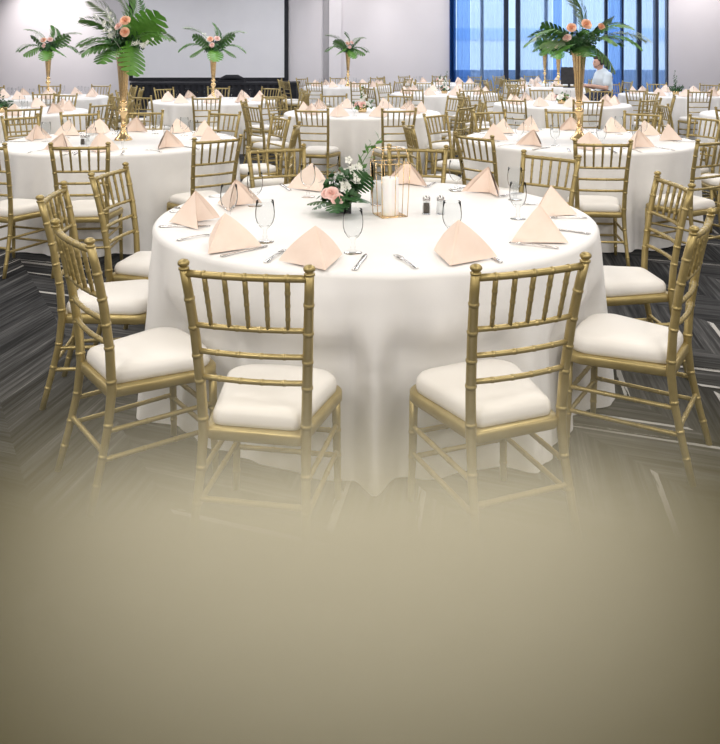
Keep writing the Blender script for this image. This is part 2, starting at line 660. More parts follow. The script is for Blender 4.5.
def leg_at(s, z):
    P = leg_pts(s)
    i = 0 if z < 0.18 else 1
    t = (z - P[i][2]) / (P[i + 1][2] - P[i][2])
    return Vector(P[i]).lerp(Vector(P[i + 1]), t)


def bowed(a, b, bow, n=8):
    out = []
    for i in range(n + 1):
        t = i / n
        p = a.lerp(b, t)
        p.y -= bow * 4 * t * (1 - t)
        out.append(p)
    return out


RAILS = ((0.715, 0.009, 0.016), (0.632, 0.009, 0.016), (0.550, 0.009, 0.016))


def rail_path(z, bow, n=8):
    return bowed(post_at(-1, z), post_at(1, z), bow, n)


def rail_mb(mb, z, r, bow, rings, seg=8):
    ringed(mb, rail_path(z, bow), r, rings, seg)


def spindle_mb(mb, f, seg=8):
    def on(path):
        x = f * (len(path) - 1)
        i = min(int(x), len(path) - 2)
        return path[i].lerp(path[i + 1], x - i)
    a = on(rail_path(0.878, 0.016, 24))
    b = on(rail_path(0.715, 0.016, 24))
    ringed(mb, [a, b], [0.0085, 0.0068], [0.28, 0.52, 0.78], seg, 0.004)


STRETCH = [('s', 0.255), ('s', 0.165), ('f', 0.235), ('f', 0.15), ('r', 0.19)]


def stretchers():
    out = []
    for k, z in STRETCH:
        if k == 's':
            for s in (-1, 1):
                out.append((leg_at(s, z - 0.0), post_at(s, z)))
        elif k == 'f':
            out.append((leg_at(-1, z), leg_at(1, z)))
        else:
            out.append((post_at(-1, z), post_at(1, z)))
    return out


def seat_outline(inset=0.0, n=9):
    """rounded trapezoid: narrow at the back, wide and softly bowed at the front"""
    hb, hf, yb, yf = 0.158 - inset, 0.205 - inset, -0.20 + inset, 0.205 - inset
    rb, rf = 0.03, 0.075
    pts = []

    def arc(cx, cy, r, a0, a1):
        for i in range(n):
            a = math.radians(a0 + (a1 - a0) * i / (n - 1))
            pts.append((cx + r * math.cos(a), cy + r * math.sin(a)))
    arc(hf - rf, yf - rf, rf, -5, 82)
    pts.append((0, yf + 0.008))
    arc(-hf + rf, yf - rf, rf, 98, 185)
    arc(-hb + rb, yb + rb, rb, 185, 268)
    pts.append((0, yb))
    arc(hb - rb, yb + rb, rb, 272, 355)
    return pts


def slab(mb, layers, matl=0):
    """stack of (inset, z) outlines closed top and bottom"""
    outs = [seat_outline(i) for i, z in layers]
    n = len(outs[0])
    vs, fs = [], []
    for (i, z), o in zip(layers, outs):
        vs += [(x, y, z) for x, y in o]
    for j in range(len(layers) - 1):
        for k in range(n):
            k2 = (k + 1) % n
            fs.append((j * n + k, j * n + k2, (j + 1) * n + k2, (j + 1) * n + k))
    fs.append(tuple(range(n))[::-1])
    b = (len(layers) - 1) * n
    vs.append((0, 0.0, layers[-1][1] + 0.002))
    for k in range(n):
        fs.append((b + k, b + (k + 1) % n, len(vs) - 1))
    mb.add(vs, fs, matl)


def frame_mb(mb, matl=0):
    slab(mb, [(0.005, 0.356), (0.0, 0.361), (0.0, 0.387), (0.005, 0.393), (0.05, 0.394)], matl)


def cushion_mb(mb, matl=0):
    slab(mb, [(0.026, 0.392), (0.018, 0.397), (0.0155, 0.412), (0.018, 0.430), (0.025, 0.442), (0.040, 0.450), (0.075, 0.455), (0.12, 0.457)], matl)


TOPR = [k / 6 for k in range(1, 6)]
RR = [0.2, 0.4, 0.6, 0.8]


def chair_detailed():
    t = thing('banquet_chair', (0, 0, 0))
    a = MB(); frame_mb(a); a.build('seat_frame', GOLD, t)
    a = MB(); cushion_mb(a); a.build('cushion', CUSH, t)['label'] = 'ivory padded cushion'
    for s in (-1, 1):
        a = MB(); post_mb(a, s, 10, False); p = a.build('back_post', GOLD, t)
        a = MB(); finial_mb(a, s); a.build('finial', GOLD, p)
        a = MB(); leg_mb(a, s); a.build('front_leg', GOLD, t)
    a = MB(); rail_mb(a, 0.878, 0.0115, 0.016, TOPR); a.build('top_rail', GOLD, t)
    for z, r, bow in RAILS:
        a = MB(); rail_mb(a, z, r, bow, RR); a.build('back_rail', GOLD, t)
    for f in TOPR:
        a = MB(); spindle_mb(a, f); a.build('spindle', GOLD, t)
    for p, q in stretchers():
        a = MB(); ringed(a, [p, q], 0.0088, [0.08, 0.36, 0.64, 0.92], 8); a.build('stretcher', GOLD, t)
    return t


def chair_medium():
    t = thing('banquet_chair', (0, 0, 0))
    a = MB(); frame_mb(a)
    for p, q in stretchers():
        a.tube([p, q], 0.0088, 6)
    a.build('seat_frame', GOLD, t)
    a = MB(); cushion_mb(a); a.build('cushion', CUSH, t)['label'] = 'ivory padded cushion'
    for s in (-1, 1):
        a = MB(); post_mb(a, s, 6); a.build('back_post', GOLD, t)
        a = MB(); leg_mb(a, s, 6); a.build('front_leg', GOLD, t)
    a = MB(); rail_mb(a, 0.878, 0.0115, 0.016, [], 6)
    for z, r, bow in RAILS:
        rail_mb(a, z, r, bow, [], 6)
    for f in TOPR:
        spindle_mb(a, f, 5)
    a.build('back_rest', GOLD, t)
    return t


def chair_far():
    a = MB()
    frame_mb(a); cushion_mb(a, 1)
    for p, q in stretchers():
        a.tube([p, q], 0.0088, 5)
    for s in (-1, 1):
        a.tube(post_pts(s), 0.0155, 6); leg_mb(a, s, 5)
        c = post_pts(s)[-1]
        a.ball((c[0], c[1], c[2] + 0.012), 0.018, 6, 4)
    a.tube(rail_path(0.878, 0.016), 0.0118, 5)
    for z, r, bow in RAILS:
        a.tube(rail_path(z, bow), r, 5)
    for f in TOPR:
        spindle_mb(a, f, 4)
    return a.build('banquet_chair', [GOLD, CUSH])


# ------------------------------------------------------------------ tableware
def cloth_mesh(seed, R=1.0, nt=288, dents=(), flare=0.022, fold=0.024):
    r = random.Random(seed)
    comps = [(k, r.uniform(0, 2 * PI), r.uniform(0.5, 1.0)) for k in (8, 13, 19, 27, 34)]
    prof = []       # (radius, z, fold amount)
    for q in (0.15, 0.45, 0.75, 0.93):
        prof.append((R * q, 0.76, 0))
    for k in range(7):
        a = PI / 2 * (k + 1) / 7
        prof.append((R - 0.028 + 0.028 * math.sin(a), 0.76 - 0.028 * (1 - math.cos(a)), 0.0))
    for k in range(1, 19):
        t = k / 18
        prof.append((R + flare * t + 0.003, 0.732 - 0.722 * t, min(1.0, 0.06 + 1.2 * t)))
    vs, fs = [(0, 0, 0.76)], []
    for rad, z, f in prof:
        for i in range(nt):
            th = 2 * PI * i / nt
            d = 0
            if f:
                for kk, ph, am in comps:
                    d += am * math.cos(kk * th + ph + 0.25 * math.sin(2 * th) - 0.18 * f * math.sin(3 * th + ph))
                d = fold * f * d - 0.012 * f
                d = d if d < 0.012 else 0.012 + 0.35 * (d - 0.012)
            rr = rad + d
            for da in dents:        # pushed in where a seat stands against it
                gap = abs((th - da + PI) % (2 * PI) - PI)
                if gap < 0.30 and z < 0.60:
                    k1 = min(1, (0.30 - gap) / 0.10) * min(1, (0.60 - z) / 0.17)
                    k1 = k1 * k1 * (3 - 2 * k1)
                    rr = rr * (1 - k1) + min(rr, 0.955 + 0.35 * (rr - R)) * k1
            vs.append((rr * math.cos(th), rr * math.sin(th), z))
    for i in range(nt):
        fs.append((0, 1 + i, 1 + (i + 1) % nt))
    for j in range(len(prof) - 1):
        for i in range(nt):
            i2 = (i + 1) % nt
            a = 1 + j * nt
            fs.append((a + i, a + nt + i, a + nt + i2, a + i2))
    mb = MB(); mb.add(vs, fs)
    return mb.mesh('tablecloth', CLOTH)


FRONT = [(-0.402, -1.487, (0.17, 0.98)), (0.44, -1.44, (-0.364, 0.93)), (-1.07, -1.03, (0.80, 0.60)), (-1.435, -0.20, (0.995, 0.10)),
    (-1.40, 0.45, (0.985, -0.17)), (-0.62, 1.47, (0.38, -0.92)), (0.31, 1.50, (-0.2, -0.98)), (1.09, 1.08, (-0.7, -0.72)),
    (1.45, 0.11, (-0.99, -0.05)), (1.20, -0.84, (-0.85, 0.53))]
CLOTHS = [cloth_mesh(3, 1.0), cloth_mesh(8, 1.0),
          cloth_mesh(21, 1.024, 440, flare=0.06, fold=0.030, dents=[math.atan2(c[1] + 0.42 * c[2][1], c[0] + 0.42 * c[2][0]) for c in FRONT])]
tt = MB(); tt.lathe([(0.0, 0.72), (0.955, 0.72), (0.965, 0.73), (0.965, 0.745), (0.955, 0.752), (0, 0.752)], 48)
TABLETOP = tt.mesh('tabletop', WALLG)
tl = MB(); tl.tube([(0, 0, 0.01), (0, 0, 0.72)], 0.05, 12); tl.lathe([(0.3, 0.0), (0.3, 0.02), (0.06, 0.06), (0.05, 0.1)], 24)
TABLEPED = tl.mesh('pedestal', BLKPL)


def table(x, y, label, which, rz):
    t = thing('banquet_table', (x, y, 0), rz)
    tag(t, label, 'table', 'round banquet tables')
    for nm, me in (('tablecloth', CLOTHS[which]), ('tabletop', TABLETOP), ('pedestal', TABLEPED)):
        o = bpy.data.objects.new(nm, me)
        COL.objects.link(o)
        o.parent = t
    return t


def napkin_mesh(seed):
    """standing pyramid fold: two folded wings from one sloping ridge, open towards -Y"""
    r = random.Random(seed)
    h = 0.138 + r.uniform(-0.006, 0.008)
    A = Vector((r.uniform(-.006, .006), 0.005, h))
    Bk = Vector((r.uniform(-.01, .01), 0.125, 0.002))
    FL = Vector((-0.125, -0.065, 0.002))
    FR = Vector((0.125, -0.065, 0.002))
    mb = MB()
    n = 8

    def wing(F, sgn, off):
        vs, fs = [], []
        for i in range(n + 1):
            u = i / n
            top = A.lerp(Bk, u)
            bot = F.lerp(Bk, u)
            for j in range(n + 1):
                v = j / n
                p = top.lerp(bot, v)
                bulge = 4 * v * (1 - v) * (1 - u)
                p.x += sgn * 0.010 * bulge
                p.z += 0.004 * bulge
                p.x -= sgn * off
                p.z = max(p.z - off * 0.5, 0.002)
                vs.append(p)
        for i in range(n):
            for j in range(n):
                a = i * (n + 1) + j
                f = (a, a + 1, a + n + 2, a + n + 1)
                fs.append(f if sgn > 0 else f[::-1])
        mb.add(vs, fs)
    for F, s in ((FL, -1), (FR, 1)):
        wing(F, s, 0.0)
        wing(F.lerp(A, 0.04), s, 0.004)
    # inner folded flap that shows in the opening
    c = Vector((0, 0.02, 0.002))
    mb.add([A + Vector((0, 0.004, -0.006)), FL + Vector((0.02, 0.02, 0)), c, FR + Vector((-0.02, 0.02, 0))], [(0, 1, 2), (0, 2, 3)], 0, False)
    return mb.mesh('napkin', NAPK)


NAPKINS = [napkin_mesh(i) for i in range(4)]

gb = MB()
gb.lathe([(0.0, 0.0), (0.034, 0.0), (0.035, 0.002), (0.030, 0.005), (0.012, 0.009), (0.0075, 0.016), (0.0095, 0.024), (0.0070, 0.032),
          (0.0065, 0.045), (0.010, 0.054), (0.022, 0.064), (0.033, 0.080), (0.0385, 0.100), (0.0395, 0.120), (0.0375, 0.142), (0.0355, 0.168),
          (0.0345, 0.168), (0.0365, 0.142), (0.0383, 0.120), (0.0372, 0.100), (0.0315, 0.081), (0.020, 0.067), (0.0, 0.062)], 28)
GOBLET = gb.mesh('water_goblet', GLASS)
gb = MB()
gb.lathe([(0.034, 0.0), (0.008, 0.008), (0.0075, 0.045), (0.033, 0.080), (0.0395, 0.115), (0.0355, 0.168)], 14)
GOBLETF = gb.mesh('water_goblet', GLASS)


def flat_tool(outline, z_of, th):
    """a flat cutlery blank swept along Y: outline rows (y, halfwidth), height z_of(y)"""
    mb = MB()
    vs, fs = [], []
    for y, hw in outline:
        z = z_of(y)
        vs += [(-hw, y, z), (hw, y, z), (hw * 0.7, y, z + th), (-hw * 0.7, y, z + th)]
    n = len(outline)
    for i in range(n - 1):
        for k in range(4):
            k2 = (k + 1) % 4
            fs.append((i * 4 + k, i * 4 + k2, i * 4 + 4 + k2, i * 4 + 4 + k))
    fs.append((3, 2, 1, 0))
    b = (n - 1) * 4
    fs.append((b, b + 1, b + 2, b + 3))
    mb.add(vs, fs)
    return mb


def zk(y):
    return 0.0015


k = flat_tool([(-0.11, 0.006), (-0.105, 0.011), (-0.07, 0.0095), (-0.02, 0.007), (0.0, 0.008), (0.01, 0.009), (0.06, 0.0105), (0.095, 0.009), (0.115, 0.002)], zk, 0.0035)
KNIFE = k.mesh('table_knife', STEEL)
zf = lambda y: 0.0015 + 0.005 * max(0, math.sin(PI * (y + 0.1) / 0.2))
f = flat_tool([(-0.095, 0.006), (-0.09, 0.0105), (-0.06, 0.008), (-0.01, 0.0042), (0.03, 0.0045), (0.042, 0.0105), (0.055, 0.012)], zf, 0.002)
for q in (-0.0105, -0.0035, 0.0035, 0.0105):
    f.tube([(q, 0.054, zf(0.055) + 0.001), (q * 0.95, 0.08, zf(0.08) + 0.001), (q * 0.85, 0.103, zf(0.1) + 0.003)], [0.0017, 0.0016, 0.0009], 5)
FORK = f.mesh('dinner_fork', STEEL)

# ------------------------------------------------------------------ leaves and flowers (meshes pointing along +Y from the stem end)
def monstera(length, width, seed, droop=0.25):
    r = random.Random(seed)
    mb = MB()
    n = 7
    vs, fs = [], []

    def pt(t, side, w):
        y = length * t
        x = side * width * w
        z = -droop * length * (t ** 2) - 0.35 * width * w * w + 0.02 * length * math.sin(6 * t + seed)
        return (x, y, z)
    prof = lambda t: 0.5 * (math.sin(PI * min(1, (t + 0.13) / 1.13)) ** 0.65)
    for side in (-1, 1):
        for i in range(n):
            t0, t1 = i / n, (i + 1) / n
            w0, w1 = prof(t0), prof(t1)
            g = 0.022 + r.uniform(0, 0.012)
            adv = 0.10
            ins = 0.42
            b = len(vs)
            vs += [pt(t0, side, 0), pt(t1, side, 0), pt(min(1, t1 + adv * .4 - g * .2), side, w1 * ins), pt(t0 + adv * .4 + g * .2, side, w0 * ins),
                   pt(min(1.02, t1 + adv - g), side, w1 * 0.96), pt(t0 + adv * 0.9 + g, side, w0 * 0.98)]
            tipw = max(w0, w1) * 1.04
            vs.append(pt(min(1.04, (t0 + t1) / 2 + adv + 0.01), side, tipw if i < n - 1 else tipw * 0.5))
            q = [(b, b + 1, b + 2, b + 3), (b + 3, b + 2, b + 4, b + 6, b + 5)]
            fs += q if side > 0 else [x[::-1] for x in q]
        # heart lobe behind the stem joint
        b = len(vs)
        vs += [pt(0, side, 0), pt(0.09, side, prof(0) * 0.98), pt(-0.06, side, prof(0) * 0.85), pt(-0.11, side, prof(0) * 0.4)]
        fs += [(b, b + 1, b + 2, b + 3)]
    mb.add(vs, fs)
    mb.tube([(0, -0.35 * length, -0.12 * length), (0, -0.15 * length, -0.03 * length), (0, 0, 0.002)], 0.0035, 5)
    return mb


def frond(length, seed, arch=0.35, leaf=0.3, n=20, width=0.011, spread=1.0):
    r = random.Random(seed)
    mb = MB()
    pts = []
    for i in range(13):
        t = i / 12
        pts.append(Vector((0.06 * length * math.sin(2 * t + seed), length * t * (1 - 0.12 * t), arch * length * (math.sin(t * 1.9) * 0.6 - 0.75 * t * t))))
    mb.tube(pts, [0.004 * (1 - 0.75 * i / 12) for i in range(13)], 5)
    vs, fs = [], []
    for i in range(n):
        t = 0.2 + 0.8 * i / (n - 1)
        x = t * 12
        a = min(int(x), 11)
        p = pts[a].lerp(pts[a + 1], x - a)
        d = (pts[a + 1] - pts[a]).normalized()
        L = length * leaf * (0.45 + 0.9 * math.sin(PI * min(1, t * 0.9 + 0.1)) ** 0.8)
        for side in (-1, 1):
            sd = Vector((side, 0, 0))
            dirv = (d * 0.75 + sd * 0.85 * spread + Vector((0, 0, 0.12 + r.uniform(-.1, .1)))).normalized()
            mid = p + dirv * L * 0.5
            tip = p + dirv * L + Vector((0, 0, -0.28 * L))
            wv = dirv.cross(Vector((0, 0, 1))).normalized() * width
            b = len(vs)
            vs += [p, mid + wv, tip, mid - wv]
            fs += [(b, b + 1, b + 2, b + 3)]
    mb.add(vs, fs)
    return mb


def rose(r0, seed):
    """layered cup of overlapping petals opening towards +Z"""
    r = random.Random(seed)
    mb = MB()
    for layer, (rad, ht, lean, npet) in enumerate(((0.30, 0.62, 0.05, 3), (0.52, 0.60, 0.14, 4), (0.78, 0.52, 0.30, 5), (1.0, 0.36, 0.55, 5))):
        for kk in range(npet):
            a0 = 2 * PI * kk / npet + layer * 0.7 + r.uniform(-.1, .1)
            wd = 2 * PI / npet * 0.72
            vs, fs = [], []
            for i in range(5):
                u = i / 4
                for j in range(5):
                    v = j / 4 * 2 - 1
                    an = a0 + v * wd * (0.45 + 0.55 * math.sin(PI * min(1, u * .75 + .1)))
                    rr = r0 * rad * (0.35 + 0.65 * math.sin(u * PI / 2)) + r0 * lean * u * u - 0.05 * r0 * v * v
                    z = r0 * (ht * 1.6 * u - 0.5 * u * u * lean - 0.12 * v * v * u)
                    vs.append((rr * math.cos(an), rr * math.sin(an), z))
            for i in range(4):
                for j in range(4):
                    b = i * 5 + j
                    fs.append((b, b + 1, b + 6, b + 5))
            mb.add(vs, fs)
    mb.ball((0, 0, 0.1 * r0), 0.42 * r0, 8, 5)
    return mb


def leafy(mb, base, tip, n, ll, lw, seed, matl=0, stemm=0, curve=0.1):
    """a stem with paired pointed leaves"""
    r = random.Random(seed)
    base, tip = Vector(base), Vector(tip)
    ax = (tip - base)
    side0 = ax.cross(Vector((0.3, 0.8, 0.2))).normalized()
    pts = [base + ax * (i / 6) + side0 * curve * ax.length * math.sin(PI * i / 6) for i in range(7)]
    mb.tube(pts, [0.003 - 0.0003 * i for i in range(7)], 5, stemm)
    d = ax.normalized()
    for i in range(n):
        t = 0.15 + 0.85 * i / max(1, n - 1)
        x = t * 6
        a = min(int(x), 5)
        p = pts[a].lerp(pts[a + 1], x - a)
        an = i * 2.4 + r.uniform(-.3, .3)
        s1 = (side0 * math.cos(an) + d.cross(side0) * math.sin(an))
        dv = (d * 0.8 + s1 * 0.9).normalized()
        wv = dv.cross(s1.cross(d) + Vector((.01, .02, .03))).normalized()
        wv = dv.cross(d).normalized() * lw
        q = ll * r.uniform(0.75, 1.1) * (1 - 0.35 * t)
        mid = p + dv * q * 0.45
        up = d * 0.12 * q
        mb.add([p, mid + wv, p + dv * q - up, mid - wv, mid + up * 0.6], [(0, 1, 4), (1, 2, 4), (2, 3, 4), (3, 0, 4)], matl)


def blossoms(mb, base, tip, n, size, seed, matl=0):
    """a spray of small five-petal flowers"""
    r = random.Random(seed)
    base, tip = Vector(base), Vector(tip)
    for i in range(n):
        t = 0.25 + 0.75 * i / max(1, n - 1)
        c = base.lerp(tip, t) + Vector((r.uniform(-1, 1), r.uniform(-1, 1), r.uniform(-1, 1))) * size * 1.3
        nrm = Vector((r.uniform(-1, 1), r.uniform(-1.4, 0.2), r.uniform(-.2, 1))).normalized()
        R3 = nrm.to_track_quat('Z', 'Y').to_matrix().to_4x4()
        Mx = Matrix.Translation(c) @ R3
        s = size * (1.2 - 0.6 * t)
        for kk in range(5):
            a = 2 * PI * kk / 5
            ca, sa = math.cos(a), math.sin(a)
            ta = Vector((-sa, ca, 0))
            p0 = Vector((ca, sa, 0)) * 0.15 * s
            p1 = Vector((ca, sa, 0.35)) * 0.75 * s
            p2 = Vector((ca, sa, 0.2)) * 1.25 * s
            mb.add([p0, p1 + ta * 0.5 * s, p2, p1 - ta * 0.5 * s], [(0, 1, 2, 3)], matl, True, Mx)
        mb.ball((0, 0, 0.1 * s), 0.2 * s, 5, 3, matl, M=Mx)
    return mb


def aim(o, az, el, roll=0.0):
    """turn a +Y pointing part to azimuth az (deg, 0 = +X, 90 = away from the camera) and elevation el"""
    o.rotation_mode = 'XYZ'
    M3 = Matrix.Rotation(math.radians(az - 90), 4, 'Z') @ Matrix.Rotation(math.radians(el), 4, 'X') @ Matrix.Rotation(math.radians(roll), 4, 'Y')
    o.rotation_euler = M3.to_euler()


# ------------------------------------------------------------------ tall gold vases with bouquets
VASE_H = 0.79


def vase_proto():
    t = thing('trumpet_vase', (0, 0, 0))
    a = MB(); a.lathe([(0.0, 0.0), (0.075, 0.0), (0.078, 0.006), (0.070, 0.016), (0.040, 0.05), (0.024, 0.09), (0.019, 0.13)], 28)
    a.build('base', GOLDM, t)
    a = MB(); a.lathe([(0.019, 0.128), (0.026, 0.138), (0.019, 0.150), (0.017, 0.19), (0.021, 0.215), (0.038, 0.235), (0.042, 0.252),
                       (0.036, 0.268), (0.020, 0.284), (0.022, 0.298), (0.037, 0.312), (0.034, 0.330), (0.022, 0.343)], 24)
    a.build('stem', GOLDM, t)
    a = MB()
    seg, fl = 48, 12
    prof = [(0.022, 0.340), (0.030, 0.38), (0.036, 0.46), (0.044, 0.58), (0.053, 0.68), (0.063, 0.76), (0.068, VASE_H), (0.060, VASE_H), (0.050, 0.72), (0.04, 0.6)]
    vs, fs = [], []
    for i, (r, z) in enumerate(prof):
        for kk in range(seg):
            an = 2 * PI * kk / seg
            q = r * (1 + 0.045 * math.cos(fl * an))
            vs.append((q * math.cos(an), q * math.sin(an), z))
    for i in range(len(prof) - 1):
        for kk in range(seg):
            k2 = (kk + 1) % seg
            fs.append((i * seg + kk, i * seg + k2, (i + 1) * seg + k2, (i + 1) * seg + kk))
    fs.append(tuple((len(prof) - 1) * seg + kk for kk in range(seg)))
    a.add(vs, fs)
    a.build('fluted_cup', GOLDM, t)
    return t


def bouquet(spec, seed, grow=1.15):
    """spec: list of (kind, azimuth, elevation, length, offset(x,y,z), roll)"""
    t = thing('flower_bouquet', (0, 0, 0))
    r = random.Random(seed)
    for i, (kind, az, el, L, off, roll) in enumerate(spec):
        if kind not in ('rose', 'blush'):
            L *= grow * (1.0 if 'monstera' in kind else 1.12)
        else:
            L *= 0.8
        if kind in ('monstera', 'monstera_dark'):
            o = monstera(L, L * 1.05, seed * 13 + i).build('monstera_leaf', LEAFB if kind == 'monstera' else LEAF, t)
        elif kind == 'palm':
            o = frond(L, seed * 7 + i).build('palm_frond', LEAF, t)
        elif kind == 'feather':
            o = frond(L, seed * 5 + i, 0.3, 0.24, 26, 0.006, 0.8).build('feather_palm', LEAFG, t)
            o['label'] = 'pale grey-green palm frond'
        elif kind == 'rose':
            o = rose(L, seed * 3 + i).build('rose', PEACH, t)
        elif kind == 'blush':
            o = rose(L, seed * 3 + i).build('rose', BLUSHF, t)
            o['label'] = 'blush pink rose'
        elif kind == 'spray':
            a = MB(); blossoms(a, (0, 0, 0), (0, L, 0), 11, 0.02, seed + i); a.tube([(0, -0.1, 0), (0, L, 0)], 0.002, 4, 0)
            o = a.build('blossom_spray', WHITEF, t)
        o.location = off
        if kind in ('rose', 'blush'):
            d = Vector((math.cos(math.radians(az)) * math.cos(math.radians(el)), math.sin(math.radians(az)) * math.cos(math.radians(el)), math.sin(math.radians(el))))
            o.rotation_euler = d.to_track_quat('Z', 'Y').to_euler()
        else:
            aim(o, az, el, roll)
    a = MB()
    for i in range(40):
        an = r.uniform(0, 2 * PI)
        el = r.uniform(0.0, 1.3)
        L = r.uniform(0.11, 0.22)
        tip = (L * math.cos(an) * math.cos(el), L * math.sin(an) * math.cos(el), L * math.sin(el))
        leafy(a, (0, 0, -0.005), tip, 9, 0.075, 0.017, seed * 31 + i)
    a.build('greenery', LEAFD, t)
    return t


SPEC_A = [   # the big one on the nearer screen-side table
    ('palm', 172, 8, 0.34, (0, 0, 0.02), 0), ('palm', 185, 38, 0.36, (0, 0, 0.02), 30), ('feather', 150, 52, 0.46, (-.03, 0, .05), 60),
    ('feather', 120, 66, 0.48, (0, .02, .05), 80), ('palm', 70, 70, 0.44, (0, 0, 0.05), 90), ('palm', 215, -5, 0.30, (0, 0, 0.02), -20),
    ('monstera', -20, 30, 0.26, (0.09, -.02, 0.10), -50), ('monstera', -55, -58, 0.24, (0.09, -.05, 0.05), -20), ('monstera', 10, 48, 0.28, (0.07, .03, 0.09), -60),
    ('monstera_dark', 200, 5, 0.2, (-.05, -.04, 0.03), 20), ('monstera_dark', 250, -20, 0.2, (-.05, -.06, 0.02), 0), ('palm', -15, 12, 0.36, (0.05, 0, 0.04), 0),
    ('palm', 95, 30, 0.36, (0, .04, 0.04), 0),
    ('rose', 270, 30, 0.038, (0.045, -0.09, 0.25), 0), ('rose', 265, 10, 0.036, (0.05, -0.12, 0.15), 0), ('blush', 240, 35, 0.033, (-0.01, -0.10, 0.20), 0),
    ('spray', 195, 55, 0.24, (-.03, -.08, 0.05), 0), ('spray', 165, 70, 0.24, (-.04, -.05, 0.07), 0), ('spray', -35, 8, 0.22, (.07, -.08, 0.03), 0)]
SPEC_B = [   # the big one with peach roses on top
    ('palm', 90, 80, 0.34, (0, 0, 0.08), 90), ('feather', 120, 70, 0.4, (0, 0, 0.08), 60), ('palm', -10, 25, 0.36, (.04, 0, 0.05), 10), ('palm', -20, 2, 0.40, (.04, 0, 0.04), 0),
    ('palm', 200, 18, 0.34, (-.04, 0, 0.04), 0), ('palm', 168, 5, 0.36, (-.04, 0, 0.04), 0), ('feather', 5, 8, 0.5, (.05, 0, 0.04), 0),
    ('palm', 270, 20, 0.30, (0, -.05, 0.04), 0), ('palm', 305, 5, 0.30, (0.03, -.05, 0.04), 0), ('monstera_dark', -28, -35, 0.26, (.10, -.04, 0.04), -20),
    ('monstera_dark', 215, -5, 0.22, (-.08, -.05, 0.04), 20), ('monstera_dark', 30, 45, 0.26, (.08, .03, 0.10), -40), ('monstera_dark', 150, 40, 0.24, (-.07, .03, 0.08), 40),
    ('monstera', 190, 12, 0.22, (-.1, -.04, 0.05), 20), ('monstera_dark', 265, -8, 0.2, (0.02, -.08, 0.03), 0),
    ('rose', 280, 25, 0.040, (0.035, -0.10, 0.22), 0), ('rose', 255, 25, 0.036, (-0.09, -0.09, 0.19), 0), ('rose', 290, 25, 0.030, (0.18, -0.05, 0.20), 0),
    ('blush', 240, 30, 0.032, (-0.13, -0.10, 0.10), 0)]
SPEC_C = [   # smaller bouquets on the far tables
    ('feather', 160, 38, 0.42, (0, 0, 0.05), 10), ('feather', 20, 30, 0.42, (0, 0, 0.05), 0), ('palm', 178, 2, 0.36, (-.03, 0, 0.03), 0), ('palm', 2, 0, 0.34, (.03, 0, 0.03), 0),
    ('palm', 70, 62, 0.30, (0, 0, 0.05), 80), ('monstera', 200, -12, 0.22, (-.10, -.04, 0.05), 20), ('monstera', -25, -14, 0.22, (.10, -.04, 0.05), -20),
    ('monstera_dark', 20, 45, 0.24, (.06, .02, 0.07), -40), ('monstera_dark', 160, 45, 0.22, (-.06, .02, 0.07), 40), ('monstera', 275, -35, 0.18, (.02, -.07, 0.03), 0),
    ('rose', 270, 40, 0.044, (-0.05, -0.07, 0.18), 0), ('blush', 285, 40, 0.042, (0.06, -0.06, 0.19), 0), ('spray', 230, 50, 0.2, (-.02, -.04, 0.05), 0),
    ('blush', 250, 15, 0.034, (-0.02, -0.12, 0.09), 0)]

VASE = vase_proto()
BQC = bouquet(SPEC_C, 5, 1.35)
used = {'vase': False, 'c': False}


def tall_centre(x, y, vlabel, blabel, spec=None, seed=1, rz=0.0):
    v = dup(VASE) if used['vase'] else VASE
    used['vase'] = True
    v.location = (x, y, 0.76)
    v.rotation_euler = (0, 0, seed * 0.7)
    tag(v, vlabel, 'vase', 'tall gold vases')
    if spec:
        b = bouquet(spec, seed)
    else:
        b = dup(BQC) if used['c'] else BQC
        used['c'] = True
    b.location = (x, y, 0.76 + VASE_H)
    b.rotation_euler = (0, 0, rz)
    tag(b, blabel, 'flowers', 'tall palm and rose bouquets')


# ------------------------------------------------------------------ the tables: centre, short name for labels, chair backs (offset from centre)
def ring(phase, n=10, rad=1.53, skip=()):
    out = []
    for i in range(n):
        if i in skip:
            continue
        a = math.radians(phase + 360 * i / n)
        out.append((rad * math.cos(a), rad * math.sin(a), None))
    return out


# name: (x, y, short, table label, cloth, level of chair detail, chairs)
T = {}
T['front'] = (0.07, 3.83, 'the front table', 'round table in front with candle lantern and low floral centrepiece', 2, 0, FRONT)
T['mon'] = (-2.07, 7.0, 'the monstera vase table', 'round table under the big monstera and palm vase', 1, 0, [
    (0.17, -1.54, (-0.08, 1)), (-0.50, -1.50, (0.36, 0.93)), (0.99, -1.07, (-0.62, 0.78)), (1.47, -0.08, (-0.98, 0.02)),
    (1.27, 0.78, (-0.85, -0.5)), (0.66, 1.38, (-0.43, -0.9)), (-0.21, 1.52, (0.12, -1)), (-0.82, 1.32, (0.55, -0.84)),
    (-1.25, 0.88, (0.82, -0.57)), (-1.52, 0.1, (1, -0.05))])
T['ros'] = (1.93, 7.15, 'the peach-rose vase table', 'round table under the big vase with peach roses on top', 1, 0, [
    (-0.23, -1.50, (0.1, 0.99)), (0.60, -1.40, (-0.5, 0.86)), (-0.95, -0.98, (0.78, 0.62)), (-1.42, -0.2, (0.98, 0.15)),
    (-1.15, 0.98, (0.75, -0.66)), (-0.55, 1.42, (0.36, -0.93)), (0.26, 1.5, (-0.17, -0.98)), (0.98, 1.16, (-0.64, -0.77)),
    (1.40, 0.62, (-0.91, -0.4)), (1.5, -0.2, (-0.99, 0.13))])
T['mid'] = (0.03, 10.3, 'the low white-flower table', 'round middle table with low white flower centrepiece', 1, 1, ring(-75))
T['stg'] = (-2.33, 12.8, 'the vase table before the stage', 'round vase table standing before the black stage', 0, 1, ring(-83))
